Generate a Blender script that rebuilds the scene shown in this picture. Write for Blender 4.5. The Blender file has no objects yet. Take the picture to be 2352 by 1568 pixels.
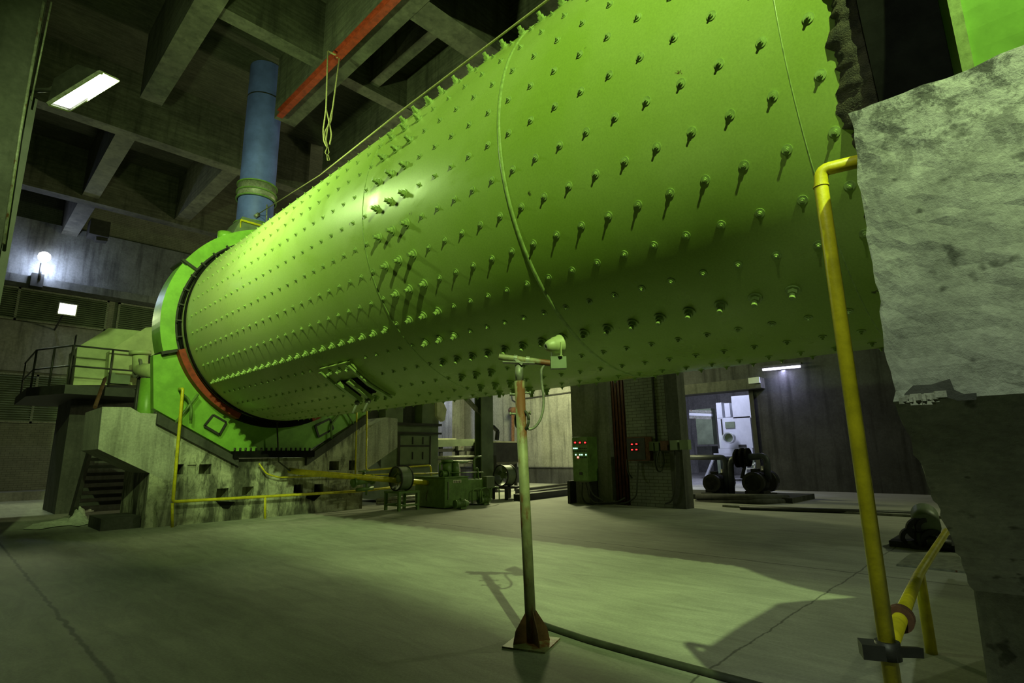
import bpy, bmesh, math, random
from mathutils import Vector, Matrix, noise
random.seed(7)
SC = bpy.context.scene
COL = SC.collection
PI = math.pi

# ------------------------------------------------------------------ camera
# world: +Y runs along the mill away from the camera, +X across it, Z up; floor z = 0; metres
CX, CY, F, H = 1176.0, 784.0, 1250.0, 1.4
AX = Vector((0.69474001, 0.13637571, 0.70621384))      # world X, Y, Z seen in camera axes (x right, y down, z forward)
AY = Vector((-0.71908954, 0.1531296, 0.67783593))
AZ = Vector((-0.01570188, -0.97875073, 0.20445161))
cam_d = bpy.data.cameras.new('camera'); cam = bpy.data.objects.new('camera', cam_d); COL.objects.link(cam)
cam_d.sensor_width = 36.0; cam_d.lens = F / 2352.0 * 36.0; cam_d.clip_start = 0.05; cam_d.clip_end = 200
cam.matrix_world = Matrix(((AX[0], -AX[1], -AX[2], 0), (AY[0], -AY[1], -AY[2], 0), (AZ[0], -AZ[1], -AZ[2], H), (0, 0, 0, 1)))
SC.camera = cam

# ------------------------------------------------------------------ world and exposure
SC.view_settings.view_transform = 'Standard'; SC.view_settings.look = 'None'
SC.view_settings.gamma = 1.0; SC.view_settings.use_curve_mapping = False
SC.view_settings.exposure = -0.6
w = bpy.data.worlds.new('night'); SC.world = w; w.use_nodes = True
w.node_tree.nodes['Background'].inputs[0].default_value = (0.30, 0.42, 0.20, 1)
w.node_tree.nodes['Background'].inputs[1].default_value = 0.012

# ------------------------------------------------------------------ lights of the hall, with added fill lights
GREEN = (0.68, 1.0, 0.34)
def lamp(name, typ, loc, power, color, aim=None, **kw):
    d = bpy.data.lights.new(name, typ); o = bpy.data.objects.new(name, d); COL.objects.link(o)
    o.location = loc; d.energy = power; d.color = color
    if aim is not None:
        o.rotation_euler = (Vector(aim) - Vector(loc)).to_track_quat('-Z', 'Y').to_euler()
    for k, v in kw.items(): setattr(d, k, v)
    return o
L1 = Vector((-1.7, -3.7, 9.2)); L2 = Vector((0.78, 9.5, 6.8))
lamp('flood_beam_near', 'SPOT', L1, 8600, GREEN, (6.0, 6.0, 2.5), spot_size=math.radians(80), spot_blend=0.35, shadow_soft_size=0.07)
lamp('flood_beam_far', 'AREA', L2 + Vector((0.12, 0, -0.03)), 720, GREEN, L2 + Vector((0.93, 0.10, 0.10)), shape='RECTANGLE', size=0.9, size_y=0.35)
lamp('flood_beam_wall', 'AREA', (3.05, 26.6, 7.22), 420, (0.85, 1.0, 0.5), (3.5, 18, 3.0), shape='RECTANGLE', size=0.7, size_y=0.5)
lamp('bulb_light', 'POINT', (2.12, 28.9, 9.75), 330, (0.62, 0.72, 1.0), shadow_soft_size=0.2)
lamp('tube_light', 'AREA', (21.1, 6.72, 4.36), 60, (0.62, 0.62, 1.0), (21.4, 6.72, 0.0), shape='RECTANGLE', size=0.12, size_y=1.3)
lamp('outside_light', 'AREA', (24.5, 12.5, 7.5), 1100, (0.66, 0.70, 1.0), (27.0, 10.8, 1.0), shape='RECTANGLE', size=2.0, size_y=2.0)
lamp('bay_light', 'POINT', (17.2, 15.6, 5.2), 2600, (0.95, 1.0, 0.48), shadow_soft_size=0.6)
lamp('bay_light_cool', 'AREA', (19.0, 26.0, 6.6), 300, (0.7, 0.75, 1.0), (21.5, 26.0, 2.6), shape='RECTANGLE', size=0.6, size_y=0.3)
lamp('far_floor_fill', 'SPOT', (17.5, -4.0, 8.5), 1500, (0.85, 1.0, 0.50), (11.0, 4.5, 0.0), spot_size=math.radians(75), spot_blend=0.8, shadow_soft_size=0.15)  # fill added out of view to brighten the right hand floor
lamp('far_bay_fill', 'SPOT', (11.6, -1.5, 9.0), 750, (0.80, 1.0, 0.42), (11.2, 13.5, 1.0), spot_size=math.radians(70), spot_blend=0.8, shadow_soft_size=0.15)  # fill added out of view to brighten the equipment behind the drum
lamp('pier_fill', 'SPOT', (-2.6, -0.6, 6.6), 1150, (0.82, 1.0, 0.70), (2.6, -0.6, 2.4), spot_size=math.radians(42), spot_blend=0.6, shadow_soft_size=0.1)  # added fill without a lamp body, brightens the near pier

# ------------------------------------------------------------------ pixel -> world helpers
def ray(px, py):
    c = Vector((px - CX, py - CY, F)); return Vector((AX.dot(c), AY.dot(c), AZ.dot(c)))
def onz(px, py, z=0.0):
    d = ray(px, py); return Vector((0, 0, H)) + d * ((z - H) / d.z)
def onx(px, py, x):
    d = ray(px, py); return Vector((0, 0, H)) + d * (x / d.x)
def ony(px, py, y):
    d = ray(px, py); return Vector((0, 0, H)) + d * (y / d.y)

# ------------------------------------------------------------------ materials
class NT:
    def __init__(s, name):
        s.m = bpy.data.materials.new(name); s.m.use_nodes = True; s.t = s.m.node_tree; s.b = s.t.nodes['Principled BSDF']
    def n(s, typ, **kw):
        x = s.t.nodes.new(typ)
        for k, v in kw.items():
            if k.startswith('i_'): x.inputs[k[2:].replace('_', ' ')].default_value = v
            else: setattr(x, k, v)
        return x
    def l(s, a, b): s.t.links.new(a, b)
    def noise(s, scale, detail=4, rough=0.6, vec=None, dist=0.0):
        x = s.n('ShaderNodeTexNoise'); x.inputs['Scale'].default_value = scale; x.inputs['Detail'].default_value = detail
        x.inputs['Roughness'].default_value = rough; x.inputs['Distortion'].default_value = dist
        if vec is not None: s.l(vec, x.inputs['Vector'])
        return x.outputs[0]
    def ramp(s, src, stops):
        r = s.n('ShaderNodeValToRGB'); e = r.color_ramp.elements
        while len(e) < len(stops): e.new(0.5)
        for i, (p, c) in enumerate(stops):
            e[i].position = p; e[i].color = (c, c, c, 1) if not isinstance(c, tuple) else (*c, 1)
        s.l(src, r.inputs[0]); return r.outputs[0]
    def mix(s, fac, a, b, mode='MIX'):
        x = s.n('ShaderNodeMix'); x.data_type = 'RGBA'; x.blend_type = mode
        for sock, v in ((x.inputs[0], fac), (x.inputs[6], a), (x.inputs[7], b)):
            if isinstance(v, (int, float)): sock.default_value = v
            elif isinstance(v, tuple): sock.default_value = (*v, 1)
            else: s.l(v, sock)
        return x.outputs[2]
    def obj(s, scale=(1, 1, 1)):
        t = s.n('ShaderNodeTexCoord'); mp = s.n('ShaderNodeMapping'); mp.inputs['Scale'].default_value = scale
        g = s.n('ShaderNodeNewGeometry'); s.l(g.outputs['Position'], mp.inputs[0]); return mp.outputs[0]
    def bump(s, src, strength=0.3, dist=0.02):
        b = s.n('ShaderNodeBump'); b.inputs['Strength'].default_value = strength; b.inputs['Distance'].default_value = dist
        s.l(src, b.inputs['Height']); s.l(b.outputs[0], s.b.inputs['Normal'])

def concrete(name, col, dark=0.45, scale=0.8, streak=True, pits=False, board=False, bump=0.35, stain=0.5):
    m = NT(name); v = m.obj()
    big = m.ramp(m.noise(scale, 5, 0.65, v), [(0.35, 0), (0.62, 1)])
    c = m.mix(big, tuple(x * (1 - 0.5 * stain) for x in col), col)
    fine = m.ramp(m.noise(scale * 14, 6, 0.7, v), [(0.3, 0.72), (0.7, 1.12)])
    c = m.mix(1.0, c, fine, 'MULTIPLY')
    if streak:
        sv = m.obj((2.6, 2.6, 0.22)); st = m.ramp(m.noise(1.5, 4, 0.6, sv), [(0.50, 1.0), (0.68, dark)])
        c = m.mix(0.8, c, st, 'MULTIPLY')
    h = m.noise(scale * 25, 5, 0.7, v)
    if board:
        bv = m.obj((0.6, 0.6, 9.0)) if board == 'z' else m.obj((1.0, 9.0, 1.0))
        bd = m.ramp(m.noise(1.6, 3, 0.7, bv), [(0.38, 0.5), (0.62, 1.1)]); c = m.mix(0.7, c, bd, 'MULTIPLY')
    if pits:
        p = m.ramp(m.noise(9, 3, 0.5, v), [(0.30, 0.25), (0.36, 1)]); c = m.mix(0.85, c, p, 'MULTIPLY')
        vo = m.n('ShaderNodeTexVoronoi'); vo.inputs['Scale'].default_value = 7.0; m.l(v, vo.inputs['Vector'])
        d = m.ramp(vo.outputs['Distance'], [(0.04, 0.25), (0.09, 1)]); c = m.mix(0.8, c, d, 'MULTIPLY')
    if pits:    # black grime patches gathered along the upper edge
        g = m.n('ShaderNodeNewGeometry'); sx = m.n('ShaderNodeSeparateXYZ'); m.l(g.outputs['Position'], sx.inputs[0])
        zr = m.n('ShaderNodeMapRange'); zr.inputs[1].default_value = 2.15; zr.inputs[2].default_value = 2.65; m.l(sx.outputs[2], zr.inputs[0])
        nm = m.ramp(m.noise(11, 7, 0.78, v, 0.3), [(0.46, 0), (0.56, 1)]); k = m.mix(1.0, zr.outputs[0], nm, 'MULTIPLY'); c = m.mix(k, c, tuple(x * 0.16 for x in col))
    m.l(c, m.b.inputs['Base Color']); m.b.inputs['Roughness'].default_value = 0.9
    m.bump(h, bump, 0.02); return m.m

def stained(name, col):
    m = NT(name); v = m.obj()
    c = m.mix(m.ramp(m.noise(1.4, 6, 0.7, v, 0.6), [(0.38, 0), (0.60, 1)]), tuple(x * 0.45 for x in col), col)
    a = m.ramp(m.noise(1.1, 5, 0.65, m.obj((1.5, 1.5, 0.30)), 0.4), [(0.46, 1.0), (0.56, 0.16)]); c = m.mix(0.92, c, a, 'MULTIPLY')
    b = m.ramp(m.noise(3.2, 6, 0.75, m.obj((1.6, 1.6, 0.6)), 0.8), [(0.52, 1.0), (0.62, 0.25)]); c = m.mix(0.8, c, b, 'MULTIPLY')
    c = m.mix(1.0, c, m.ramp(m.noise(30, 5, 0.7, v), [(0.3, 0.8), (0.7, 1.1)]), 'MULTIPLY')
    m.l(c, m.b.inputs['Base Color']); m.b.inputs['Roughness'].default_value = 0.8; m.bump(m.noise(22, 5, 0.7, v), 0.4, 0.02); return m.m

def paint(name, col, rough=0.4, metal=0.0, grime=0.35, rust=None, spec=0.5, scale=6.0, bump=0.08):
    m = NT(name); v = m.obj()
    g = m.ramp(m.noise(scale, 5, 0.65, v), [(0.35, 1 - grime), (0.65, 1.0)])
    c = m.mix(1.0, col, g, 'MULTIPLY')
    if rust:
        r = m.ramp(m.noise(scale * 0.7, 6, 0.7, m.obj((1, 1, 0.4))), [(rust[1], 0), (rust[1] + 0.08, 1)])
        c = m.mix(r, c, rust[0])
    m.l(c, m.b.inputs['Base Color']); m.b.inputs['Roughness'].default_value = rough; m.b.inputs['Metallic'].default_value = metal
    m.b.inputs['Specular IOR Level'].default_value = spec
    if bump: m.bump(m.noise(scale * 8, 3, 0.6, v), bump, 0.01)
    return m.m

def emit(name, col, strength):
    m = NT(name); m.b.inputs['Base Color'].default_value = (*col, 1); m.b.inputs['Emission Color'].default_value = (*col, 1)
    m.b.inputs['Emission Strength'].default_value = strength; return m.m

def brick(name, col, mortar, axis='x'):
    m = NT(name); g = m.n('ShaderNodeNewGeometry'); sp = m.n('ShaderNodeSeparateXYZ'); cb = m.n('ShaderNodeCombineXYZ')
    m.l(g.outputs['Position'], sp.inputs[0]); m.l(sp.outputs[1 if axis == 'x' else 0], cb.inputs[0]); m.l(sp.outputs[2], cb.inputs[1])
    b = m.n('ShaderNodeTexBrick'); b.inputs['Scale'].default_value = 1.0; b.inputs['Brick Width'].default_value = 0.27; b.inputs['Row Height'].default_value = 0.088
    b.inputs['Mortar Size'].default_value = 0.008; b.inputs['Color1'].default_value = (*col, 1); b.inputs['Color2'].default_value = (*[x * 0.86 for x in col], 1)
    b.inputs['Mortar'].default_value = (*mortar, 1); m.l(cb.outputs[0], b.inputs['Vector'])
    v = m.obj(); d = m.ramp(m.noise(0.9, 5, 0.7, v), [(0.3, 0.55), (0.7, 1.1)])
    c = m.mix(1.0, b.outputs['Color'], d, 'MULTIPLY'); m.l(c, m.b.inputs['Base Color']); m.b.inputs['Roughness'].default_value = 0.75
    m.bump(b.outputs['Fac'], -0.5, 0.01); return m.m

def floor_mat():
    m = NT('worn concrete floor'); v = m.obj()
    a = m.ramp(m.noise(0.45, 6, 0.6, v, 0.4), [(0.3, 0.0), (0.7, 1.0)])
    c = m.mix(a, (0.27, 0.27, 0.24), (0.43, 0.43, 0.38))
    sw = m.ramp(m.noise(2.2, 6, 0.72, m.obj((2.4, 0.5, 1)), 0.8), [(0.33, 0.70), (0.66, 1.12)])   # sweep marks
    c = m.mix(0.75, c, sw, 'MULTIPLY')
    fn = m.ramp(m.noise(42, 4, 0.7, v), [(0.3, 0.86), (0.7, 1.1)]); c = m.mix(1.0, c, fn, 'MULTIPLY')
    pit = m.ramp(m.noise(6.0, 5, 0.8, v), [(0.27, 0.35), (0.31, 1)]); c = m.mix(0.6, c, pit, 'MULTIPLY')
    g = m.n('ShaderNodeNewGeometry'); sp = m.n('ShaderNodeSeparateXYZ'); m.l(g.outputs['Position'], sp.inputs[0])
    wob = m.noise(3.0, 4, 0.6, v)
    def joint(out, pos, c, wd=0.018):
        s1 = m.n('ShaderNodeMath', operation='SUBTRACT'); m.l(out, s1.inputs[0]); s1.inputs[1].default_value = pos
        wb = m.n('ShaderNodeMath', operation='MULTIPLY_ADD'); m.l(wob, wb.inputs[0]); wb.inputs[1].default_value = 0.10; m.l(s1.outputs[0], wb.inputs[2])
        s3 = m.n('ShaderNodeMath', operation='SUBTRACT'); m.l(wb.outputs[0], s3.inputs[0]); s3.inputs[1].default_value = 0.05
        ab = m.n('ShaderNodeMath', operation='ABSOLUTE'); m.l(s3.outputs[0], ab.inputs[0])
        r = m.ramp(ab.outputs[0], [(wd * 0.4, 0.25), (wd, 1.0)]); return m.mix(0.8, c, r, 'MULTIPLY')
    for x in (1.0, 7.6): c = joint(sp.outputs[0], x, c, 0.025)
    for y in (1.82, 7.0, 10.2): c = joint(sp.outputs[1], y, c, 0.012 if y < 5 else 0.02) if y < 5 else c
    m.l(c, m.b.inputs['Base Color']); m.b.inputs['Roughness'].default_value = 0.72; m.b.inputs['Specular IOR Level'].default_value = 0.35
    m.bump(m.noise(30, 6, 0.7, v), 0.25, 0.01); return m.m

def shell_mat():
    m = NT('glossy green mill paint'); v = m.obj()
    a = m.ramp(m.noise(0.5, 4, 0.6, v, 0.5), [(0.35, 0), (0.65, 1)])
    c = m.mix(a, (0.27, 0.40, 0.06), (0.34, 0.46, 0.12))
    g = m.n('ShaderNodeNewGeometry'); sx = m.n('ShaderNodeSeparateXYZ'); m.l(g.outputs['Position'], sx.inputs[0])
    ad = m.n('ShaderNodeMath', operation='MULTIPLY_ADD'); m.l(m.noise(0.7, 5, 0.6, v), ad.inputs[0]); ad.inputs[1].default_value = 6.0; m.l(sx.outputs[1], ad.inputs[2])
    dv = m.n('ShaderNodeMath', operation='DIVIDE'); m.l(ad.outputs[0], dv.inputs[0]); dv.inputs[1].default_value = 20.0
    c = m.mix(m.ramp(dv.outputs[0], [(0.38, 0.0), (0.75, 0.75)]), c, (0.38, 0.42, 0.20))      # cement dust settled towards the far end
    dust = m.ramp(m.noise(60, 3, 0.7, v), [(0.3, 0.88), (0.7, 1.08)]); c = m.mix(1.0, c, dust, 'MULTIPLY')
    sp = m.ramp(m.noise(5.5, 6, 0.75, v), [(0.70, 0), (0.735, 1)]); c = m.mix(sp, c, (0.09, 0.06, 0.02))
    vo = m.n('ShaderNodeTexVoronoi'); vo.inputs['Scale'].default_value = 1.9; m.l(v, vo.inputs['Vector'])
    d = m.ramp(vo.outputs['Distance'], [(0.035, 1), (0.06, 0)]); ga = m.ramp(m.noise(28, 4, 0.7, v), [(0.42, 0), (0.6, 1)])
    dd = m.mix(1.0, d, ga, 'MULTIPLY'); c = m.mix(dd, c, (0.03, 0.03, 0.01))
    m.l(c, m.b.inputs['Base Color'])
    r = m.ramp(m.noise(0.8, 5, 0.65, m.obj((1, 0.6, 1)), 1.0), [(0.42, 0.27), (0.52, 0.40)])
    m.l(r, m.b.inputs['Roughness']); m.bump(m.noise(1.6, 2, 0.5, v), 0.10, 0.05); return m.m

M = dict(
    floor=floor_mat(), shell=shell_mat(),
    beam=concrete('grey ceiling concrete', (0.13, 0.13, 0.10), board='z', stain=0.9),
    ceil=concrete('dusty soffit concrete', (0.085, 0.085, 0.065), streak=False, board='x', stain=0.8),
    wall=concrete('grey wall concrete', (0.30, 0.30, 0.27), stain=0.6),
    wall_dark=concrete('darkened wall concrete', (0.06, 0.06, 0.065), stain=0.9, dark=0.3),  # darker copy of the wall concrete, shade by the door put into its colour
    found=stained('oil stained foundation concrete', (0.56, 0.56, 0.42)),
    wall_mid=concrete('stained cast beam concrete', (0.19, 0.20, 0.20), stain=0.8, dark=0.35),
    pipegrey=paint('grey pipe paint', (0.09, 0.10, 0.13), 0.5, grime=0.4),
    block=concrete('pale cast concrete', (0.50, 0.50, 0.42), dark=0.45, stain=0.5, scale=1.5),
    pier=concrete('pale pitted concrete', (0.46, 0.47, 0.41), pits=True, streak=False, stain=0.75, scale=2.2, bump=0.4),
    darkc=concrete('dark concrete', (0.10, 0.10, 0.09), stain=0.8),  # even dark tone for columns, ledges, recess and floor blocks
    brick=brick('painted brick', (0.24, 0.25, 0.20), (0.09, 0.09, 0.07), 'x'),
    brick_far=brick('grey painted brick', (0.24, 0.25, 0.19), (0.13, 0.13, 0.10), 'y'),
    green=paint('bright green enamel', (0.26, 0.53, 0.07), 0.38, grime=0.3, scale=3),
    green_bolt=paint('green painted steel', (0.34, 0.48, 0.14), 0.35, grime=0.4, scale=20),
    olive=paint('olive green machine paint', (0.16, 0.27, 0.07), 0.45, grime=0.4, rust=((0.05, 0.035, 0.015), 0.62)),
    pale=paint('pale green machine paint', (0.54, 0.62, 0.30), 0.45, grime=0.3, scale=2),
    greycab=paint('grey green sheet steel', (0.20, 0.25, 0.15), 0.5, grime=0.35, scale=2),
    red=paint('red lead paint', (0.34, 0.04, 0.012), 0.6, grime=0.5, scale=8),
    yellow=paint('yellow pipe paint', (0.72, 0.62, 0.02), 0.38, grime=0.35, rust=((0.10, 0.07, 0.01), 0.68), scale=9),
    blue=paint('blue duct paint', (0.13, 0.17, 0.60), 0.45, grime=0.35, scale=1.6),
    black=paint('greasy black steel', (0.010, 0.010, 0.009), 0.8, grime=0.5, spec=0.08),
    dark=paint('dark steel', (0.035, 0.035, 0.03), 0.5, grime=0.5),
    steel=paint('bare dusty steel', (0.30, 0.31, 0.25), 0.5, metal=0.2, grime=0.5, scale=14, rust=((0.12, 0.05, 0.02), 0.6)),
    pole=paint('dusty pole paint with rust', (0.30, 0.30, 0.17), 0.55, grime=0.4, scale=6, rust=((0.17, 0.06, 0.025), 0.50)),
    rust=paint('rusty brown steel', (0.16, 0.07, 0.035), 0.75, grime=0.6, scale=12),
    redpipe=paint('brown red conduit', (0.19, 0.06, 0.035), 0.6, grime=0.5),
    grease=paint('thick dried grease', (0.075, 0.065, 0.035), 0.75, grime=0.7, scale=14, bump=1.0),
    rubber=paint('dusty black rubber', (0.06, 0.065, 0.045), 0.7, grime=0.5),
    rope=paint('yellowed rope', (0.45, 0.42, 0.20), 0.9, grime=0.4, scale=30),
    sack=paint('dusty woven sacking', (0.68, 0.70, 0.60), 0.9, grime=0.35, scale=10, bump=0.5),
    white=paint('off white sheet metal', (0.62, 0.64, 0.66), 0.5, grime=0.15, scale=2),
    cream=paint('cream tarpaulin', (0.70, 0.68, 0.50), 0.8, grime=0.25, scale=4),
    glass_hot=emit('flood glass lit', (0.93, 1.0, 0.86), 9.0),
    glass_wall=emit('wall flood lit', (0.90, 1.0, 0.72), 14.0),
    bulb=emit('bulb lit', (0.86, 0.90, 1.0), 16.0),
    tube=emit('tube lit', (0.80, 0.80, 1.0), 9.0),
    led_red=emit('red digit lit', (1.0, 0.05, 0.05), 2.2),
    led_hot=emit('red button lit', (1.0, 0.30, 0.25), 3.0),
    led_white=emit('green white lamp lit', (0.55, 1.0, 0.80), 2.6),
)

# ------------------------------------------------------------------ mesh builder
def wloc(o):
    v = Vector((0, 0, 0))
    while o is not None: v += o.location; o = o.parent
    return v
class MB:
    def __init__(s): s.v = []; s.f = []; s.sm = []
    def add(s, vs, fs, smooth=False):
        k = len(s.v); s.v += [Vector(v) for v in vs]; s.f += [tuple(i + k for i in f) for f in fs]; s.sm += [smooth] * len(fs); return s
    def box(s, a, b, rot=0.0, piv=None):
        a = Vector(a); b = Vector(b); lo = Vector((min(a.x, b.x), min(a.y, b.y), min(a.z, b.z))); hi = Vector((max(a.x, b.x), max(a.y, b.y), max(a.z, b.z)))
        vs = [Vector((x, y, z)) for z in (lo.z, hi.z) for y in (lo.y, hi.y) for x in (lo.x, hi.x)]
        if rot:
            p = Vector(piv) if piv is not None else (lo + hi) / 2; R = Matrix.Rotation(rot, 3, 'Z'); vs = [R @ (v - p) + p for v in vs]
        return s.add(vs, [(0, 2, 3, 1), (4, 5, 7, 6), (0, 1, 5, 4), (2, 6, 7, 3), (0, 4, 6, 2), (1, 3, 7, 5)])
    def cyl(s, p, q, r, r2=None, n=16, caps=True, smooth=True):
        p = Vector(p); q = Vector(q); r2 = r if r2 is None else r2; d = (q - p).normalized()
        u = d.orthogonal().normalized(); w_ = d.cross(u); vs = []
        for c, rr in ((p, r), (q, r2)):
            vs += [c + (u * math.cos(2 * PI * i / n) + w_ * math.sin(2 * PI * i / n)) * rr for i in range(n)]
        s.add(vs, [(i, (i + 1) % n, n + (i + 1) % n, n + i) for i in range(n)], smooth)
        if caps: s.add(vs, [tuple(range(n - 1, -1, -1)), tuple(range(n, 2 * n))])
        return s
    def ring(s, c, axis, ro, ri, d, n=32):
        """flat washer / short pipe of outer radius ro and inner ri, from c along axis for d"""
        ax = Vector(axis).normalized(); u = ax.orthogonal().normalized(); w_ = ax.cross(u); c = Vector(c); vs = []
        for off, rr in ((0, ro), (d, ro), (d, ri), (0, ri)):
            vs += [c + ax * off + (u * math.cos(2 * PI * i / n) + w_ * math.sin(2 * PI * i / n)) * rr for i in range(n)]
        fs = [((k * n) + i, (k * n) + (i + 1) % n, ((k + 1) % 4 * n) + (i + 1) % n, ((k + 1) % 4 * n) + i) for k in range(4) for i in range(n)]
        return s.add(vs, fs, False)
    def tube(s, pts, r, n=10, bend=0.0, caps=True):
        P = [Vector(p) for p in pts]
        if bend > 0:
            Q = [P[0]]
            for i in range(1, len(P) - 1):
                a = P[i - 1] - P[i]; b = P[i + 1] - P[i]; k = min(bend, a.length * 0.45, b.length * 0.45)
                A = P[i] + a.normalized() * k; B = P[i] + b.normalized() * k
                for t in (0, .25, .5, .75, 1): Q.append(A * (1 - t) ** 2 + P[i] * 2 * t * (1 - t) + B * t * t)
            P = Q + [P[-1]]
        d0 = (P[1] - P[0]).normalized(); u = d0.orthogonal().normalized(); vs = []
        for i, p in enumerate(P):
            d = (P[min(i + 1, len(P) - 1)] - P[max(i - 1, 0)]).normalized(); u = (u - d * u.dot(d)).normalized(); w_ = d.cross(u)
            vs += [p + (u * math.cos(2 * PI * k / n) + w_ * math.sin(2 * PI * k / n)) * r for k in range(n)]
        m = len(P); s.add(vs, [(i * n + k, i * n + (k + 1) % n, (i + 1) * n + (k + 1) % n, (i + 1) * n + k) for i in range(m - 1) for k in range(n)], True)
        if caps: s.add(vs, [tuple(range(n - 1, -1, -1)), tuple(range((m - 1) * n, m * n))])
        return s
    def prism(s, pts, d):
        """polygon (list of world points) extruded by the vector d"""
        P = [Vector(p) for p in pts]; d = Vector(d); n = len(P)
        return s.add(P + [p + d for p in P], [tuple(range(n)), tuple(range(2 * n - 1, n - 1, -1))] + [(i, n + i, n + (i + 1) % n, (i + 1) % n) for i in range(n)])
    def bar(s, p, q, w_, h, up=(0, 0, 1)):
        p = Vector(p); q = Vector(q); d = (q - p).normalized(); u = d.cross(Vector(up))
        if u.length < 1e-3: u = d.orthogonal()
        u.normalize(); v = u.cross(d).normalized(); a = u * w_ / 2; b = v * h / 2
        return s.add([p - a - b, p + a - b, p + a + b, p - a + b, q - a - b, q + a - b, q + a + b, q - a + b],
                     [(3, 2, 1, 0), (4, 5, 6, 7), (0, 1, 5, 4), (1, 2, 6, 5), (2, 3, 7, 6), (3, 0, 4, 7)])
    def lathe(s, c, axis, prof, n=24, smooth=True):
        ax = Vector(axis).normalized(); u = ax.orthogonal().normalized(); w_ = ax.cross(u); c = Vector(c); vs = []
        for off, rr in prof: vs += [c + ax * off + (u * math.cos(2 * PI * i / n) + w_ * math.sin(2 * PI * i / n)) * max(rr, 1e-4) for i in range(n)]
        return s.add(vs, [(k * n + i, k * n + (i + 1) % n, (k + 1) * n + (i + 1) % n, (k + 1) * n + i) for k in range(len(prof) - 1) for i in range(n)], smooth)
    def build(s, name, m, parent=None, bevel=0.0, normals=True):
        off = wloc(parent) if parent is not None else Vector((0, 0, 0))
        me = bpy.data.meshes.new(name); me.from_pydata([v - off for v in s.v], [], s.f); me.update()
        me.polygons.foreach_set('use_smooth', s.sm)
        bm = bmesh.new(); bm.from_mesh(me)
        bmesh.ops.remove_doubles(bm, verts=bm.verts, dist=1e-5) if normals else None
        if normals: bmesh.ops.recalc_face_normals(bm, faces=bm.faces)
        bm.to_mesh(me); bm.free()
        me.materials.append(M[m] if isinstance(m, str) else m)
        o = bpy.data.objects.new(name, me); COL.objects.link(o)
        if parent is not None: o.parent = parent
        if bevel:
            b = o.modifiers.new('edge', 'BEVEL'); b.width = bevel; b.segments = 2; b.limit_method = 'ANGLE'
        return o

def tag(o, label, cat, group=None):
    o['label'] = label; o['category'] = cat
    if group: o['group'] = group
    return o
def thing(name, label, cat, loc=(0, 0, 0), group=None):
    o = bpy.data.objects.new(name, None); COL.objects.link(o); o.location = loc; o.empty_display_size = 0.1
    return tag(o, label, cat, group)
def struct(name, mb, m, **kw):
    o = mb.build(name, m, **kw); o['kind'] = 'structure'; return o
def copy_tree(o, parent=None):
    c = o.copy(); COL.objects.link(c); c.parent = parent
    for ch in list(o.children): copy_tree(ch, c)
    return c
def cut(o, boxes):
    """carve box-shaped recesses into a mesh object, then throw the cutter away"""
    mb = MB()
    for a, b in boxes: mb.box(a, b)
    k = mb.build('cutter_tmp', 'dark'); md = o.modifiers.new('cut', 'BOOLEAN'); md.object = k; md.operation = 'DIFFERENCE'; md.solver = 'EXACT'
    bpy.context.view_layer.update(); dg = bpy.context.evaluated_depsgraph_get()
    me = bpy.data.meshes.new_from_object(o.evaluated_get(dg)); o.modifiers.remove(md); old = o.data; o.data = me
    bpy.data.meshes.remove(old); bpy.data.objects.remove(k)
    if len(me.materials) > 1:
        while len(me.materials) > 1: me.materials.pop()

# ================================================================== THE SETTING
CEIL = 13.0; XR = 21.5; YF = 30.0
struct('floor', MB().box((-6, -8, -0.3), (XR + 0.4, YF + 1, 0)), 'floor')
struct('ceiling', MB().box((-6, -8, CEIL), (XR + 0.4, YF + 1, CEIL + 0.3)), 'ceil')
struct('wall_back', MB().box((-6, -8.3, 0), (XR + 0.4, -8, CEIL)), 'wall_dark')
struct('wall_left', MB().box((-6.3, -8, 0), (-6, YF + 1, CEIL)), 'wall_dark')
# right wall with its door opening
dy0, dy1, dz = 7.95, 12.6, 3.72
struct('wall_right_near', MB().box((XR, -8, 0), (XR + 0.35, dy0, CEIL)).box((XR, dy0, dz), (XR + 0.35, dy1, CEIL)), 'wall_dark')  # dark material stands in for the weak light on this stretch
struct('wall_right', MB().box((XR, dy1, 0), (XR + 0.35, 24.7, CEIL)), 'wall')
struct('wall_right_far', MB().box((XR - 0.9, 24.7, 0), (XR, YF + 1, CEIL)), 'wall')
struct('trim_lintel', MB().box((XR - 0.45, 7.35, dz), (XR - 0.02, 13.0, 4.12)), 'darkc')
struct('trim_door_frame', MB().box((XR - 0.06, dy0 - 0.14, 0), (XR + 0.4, dy0 + 0.02, dz)), 'dark')
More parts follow.
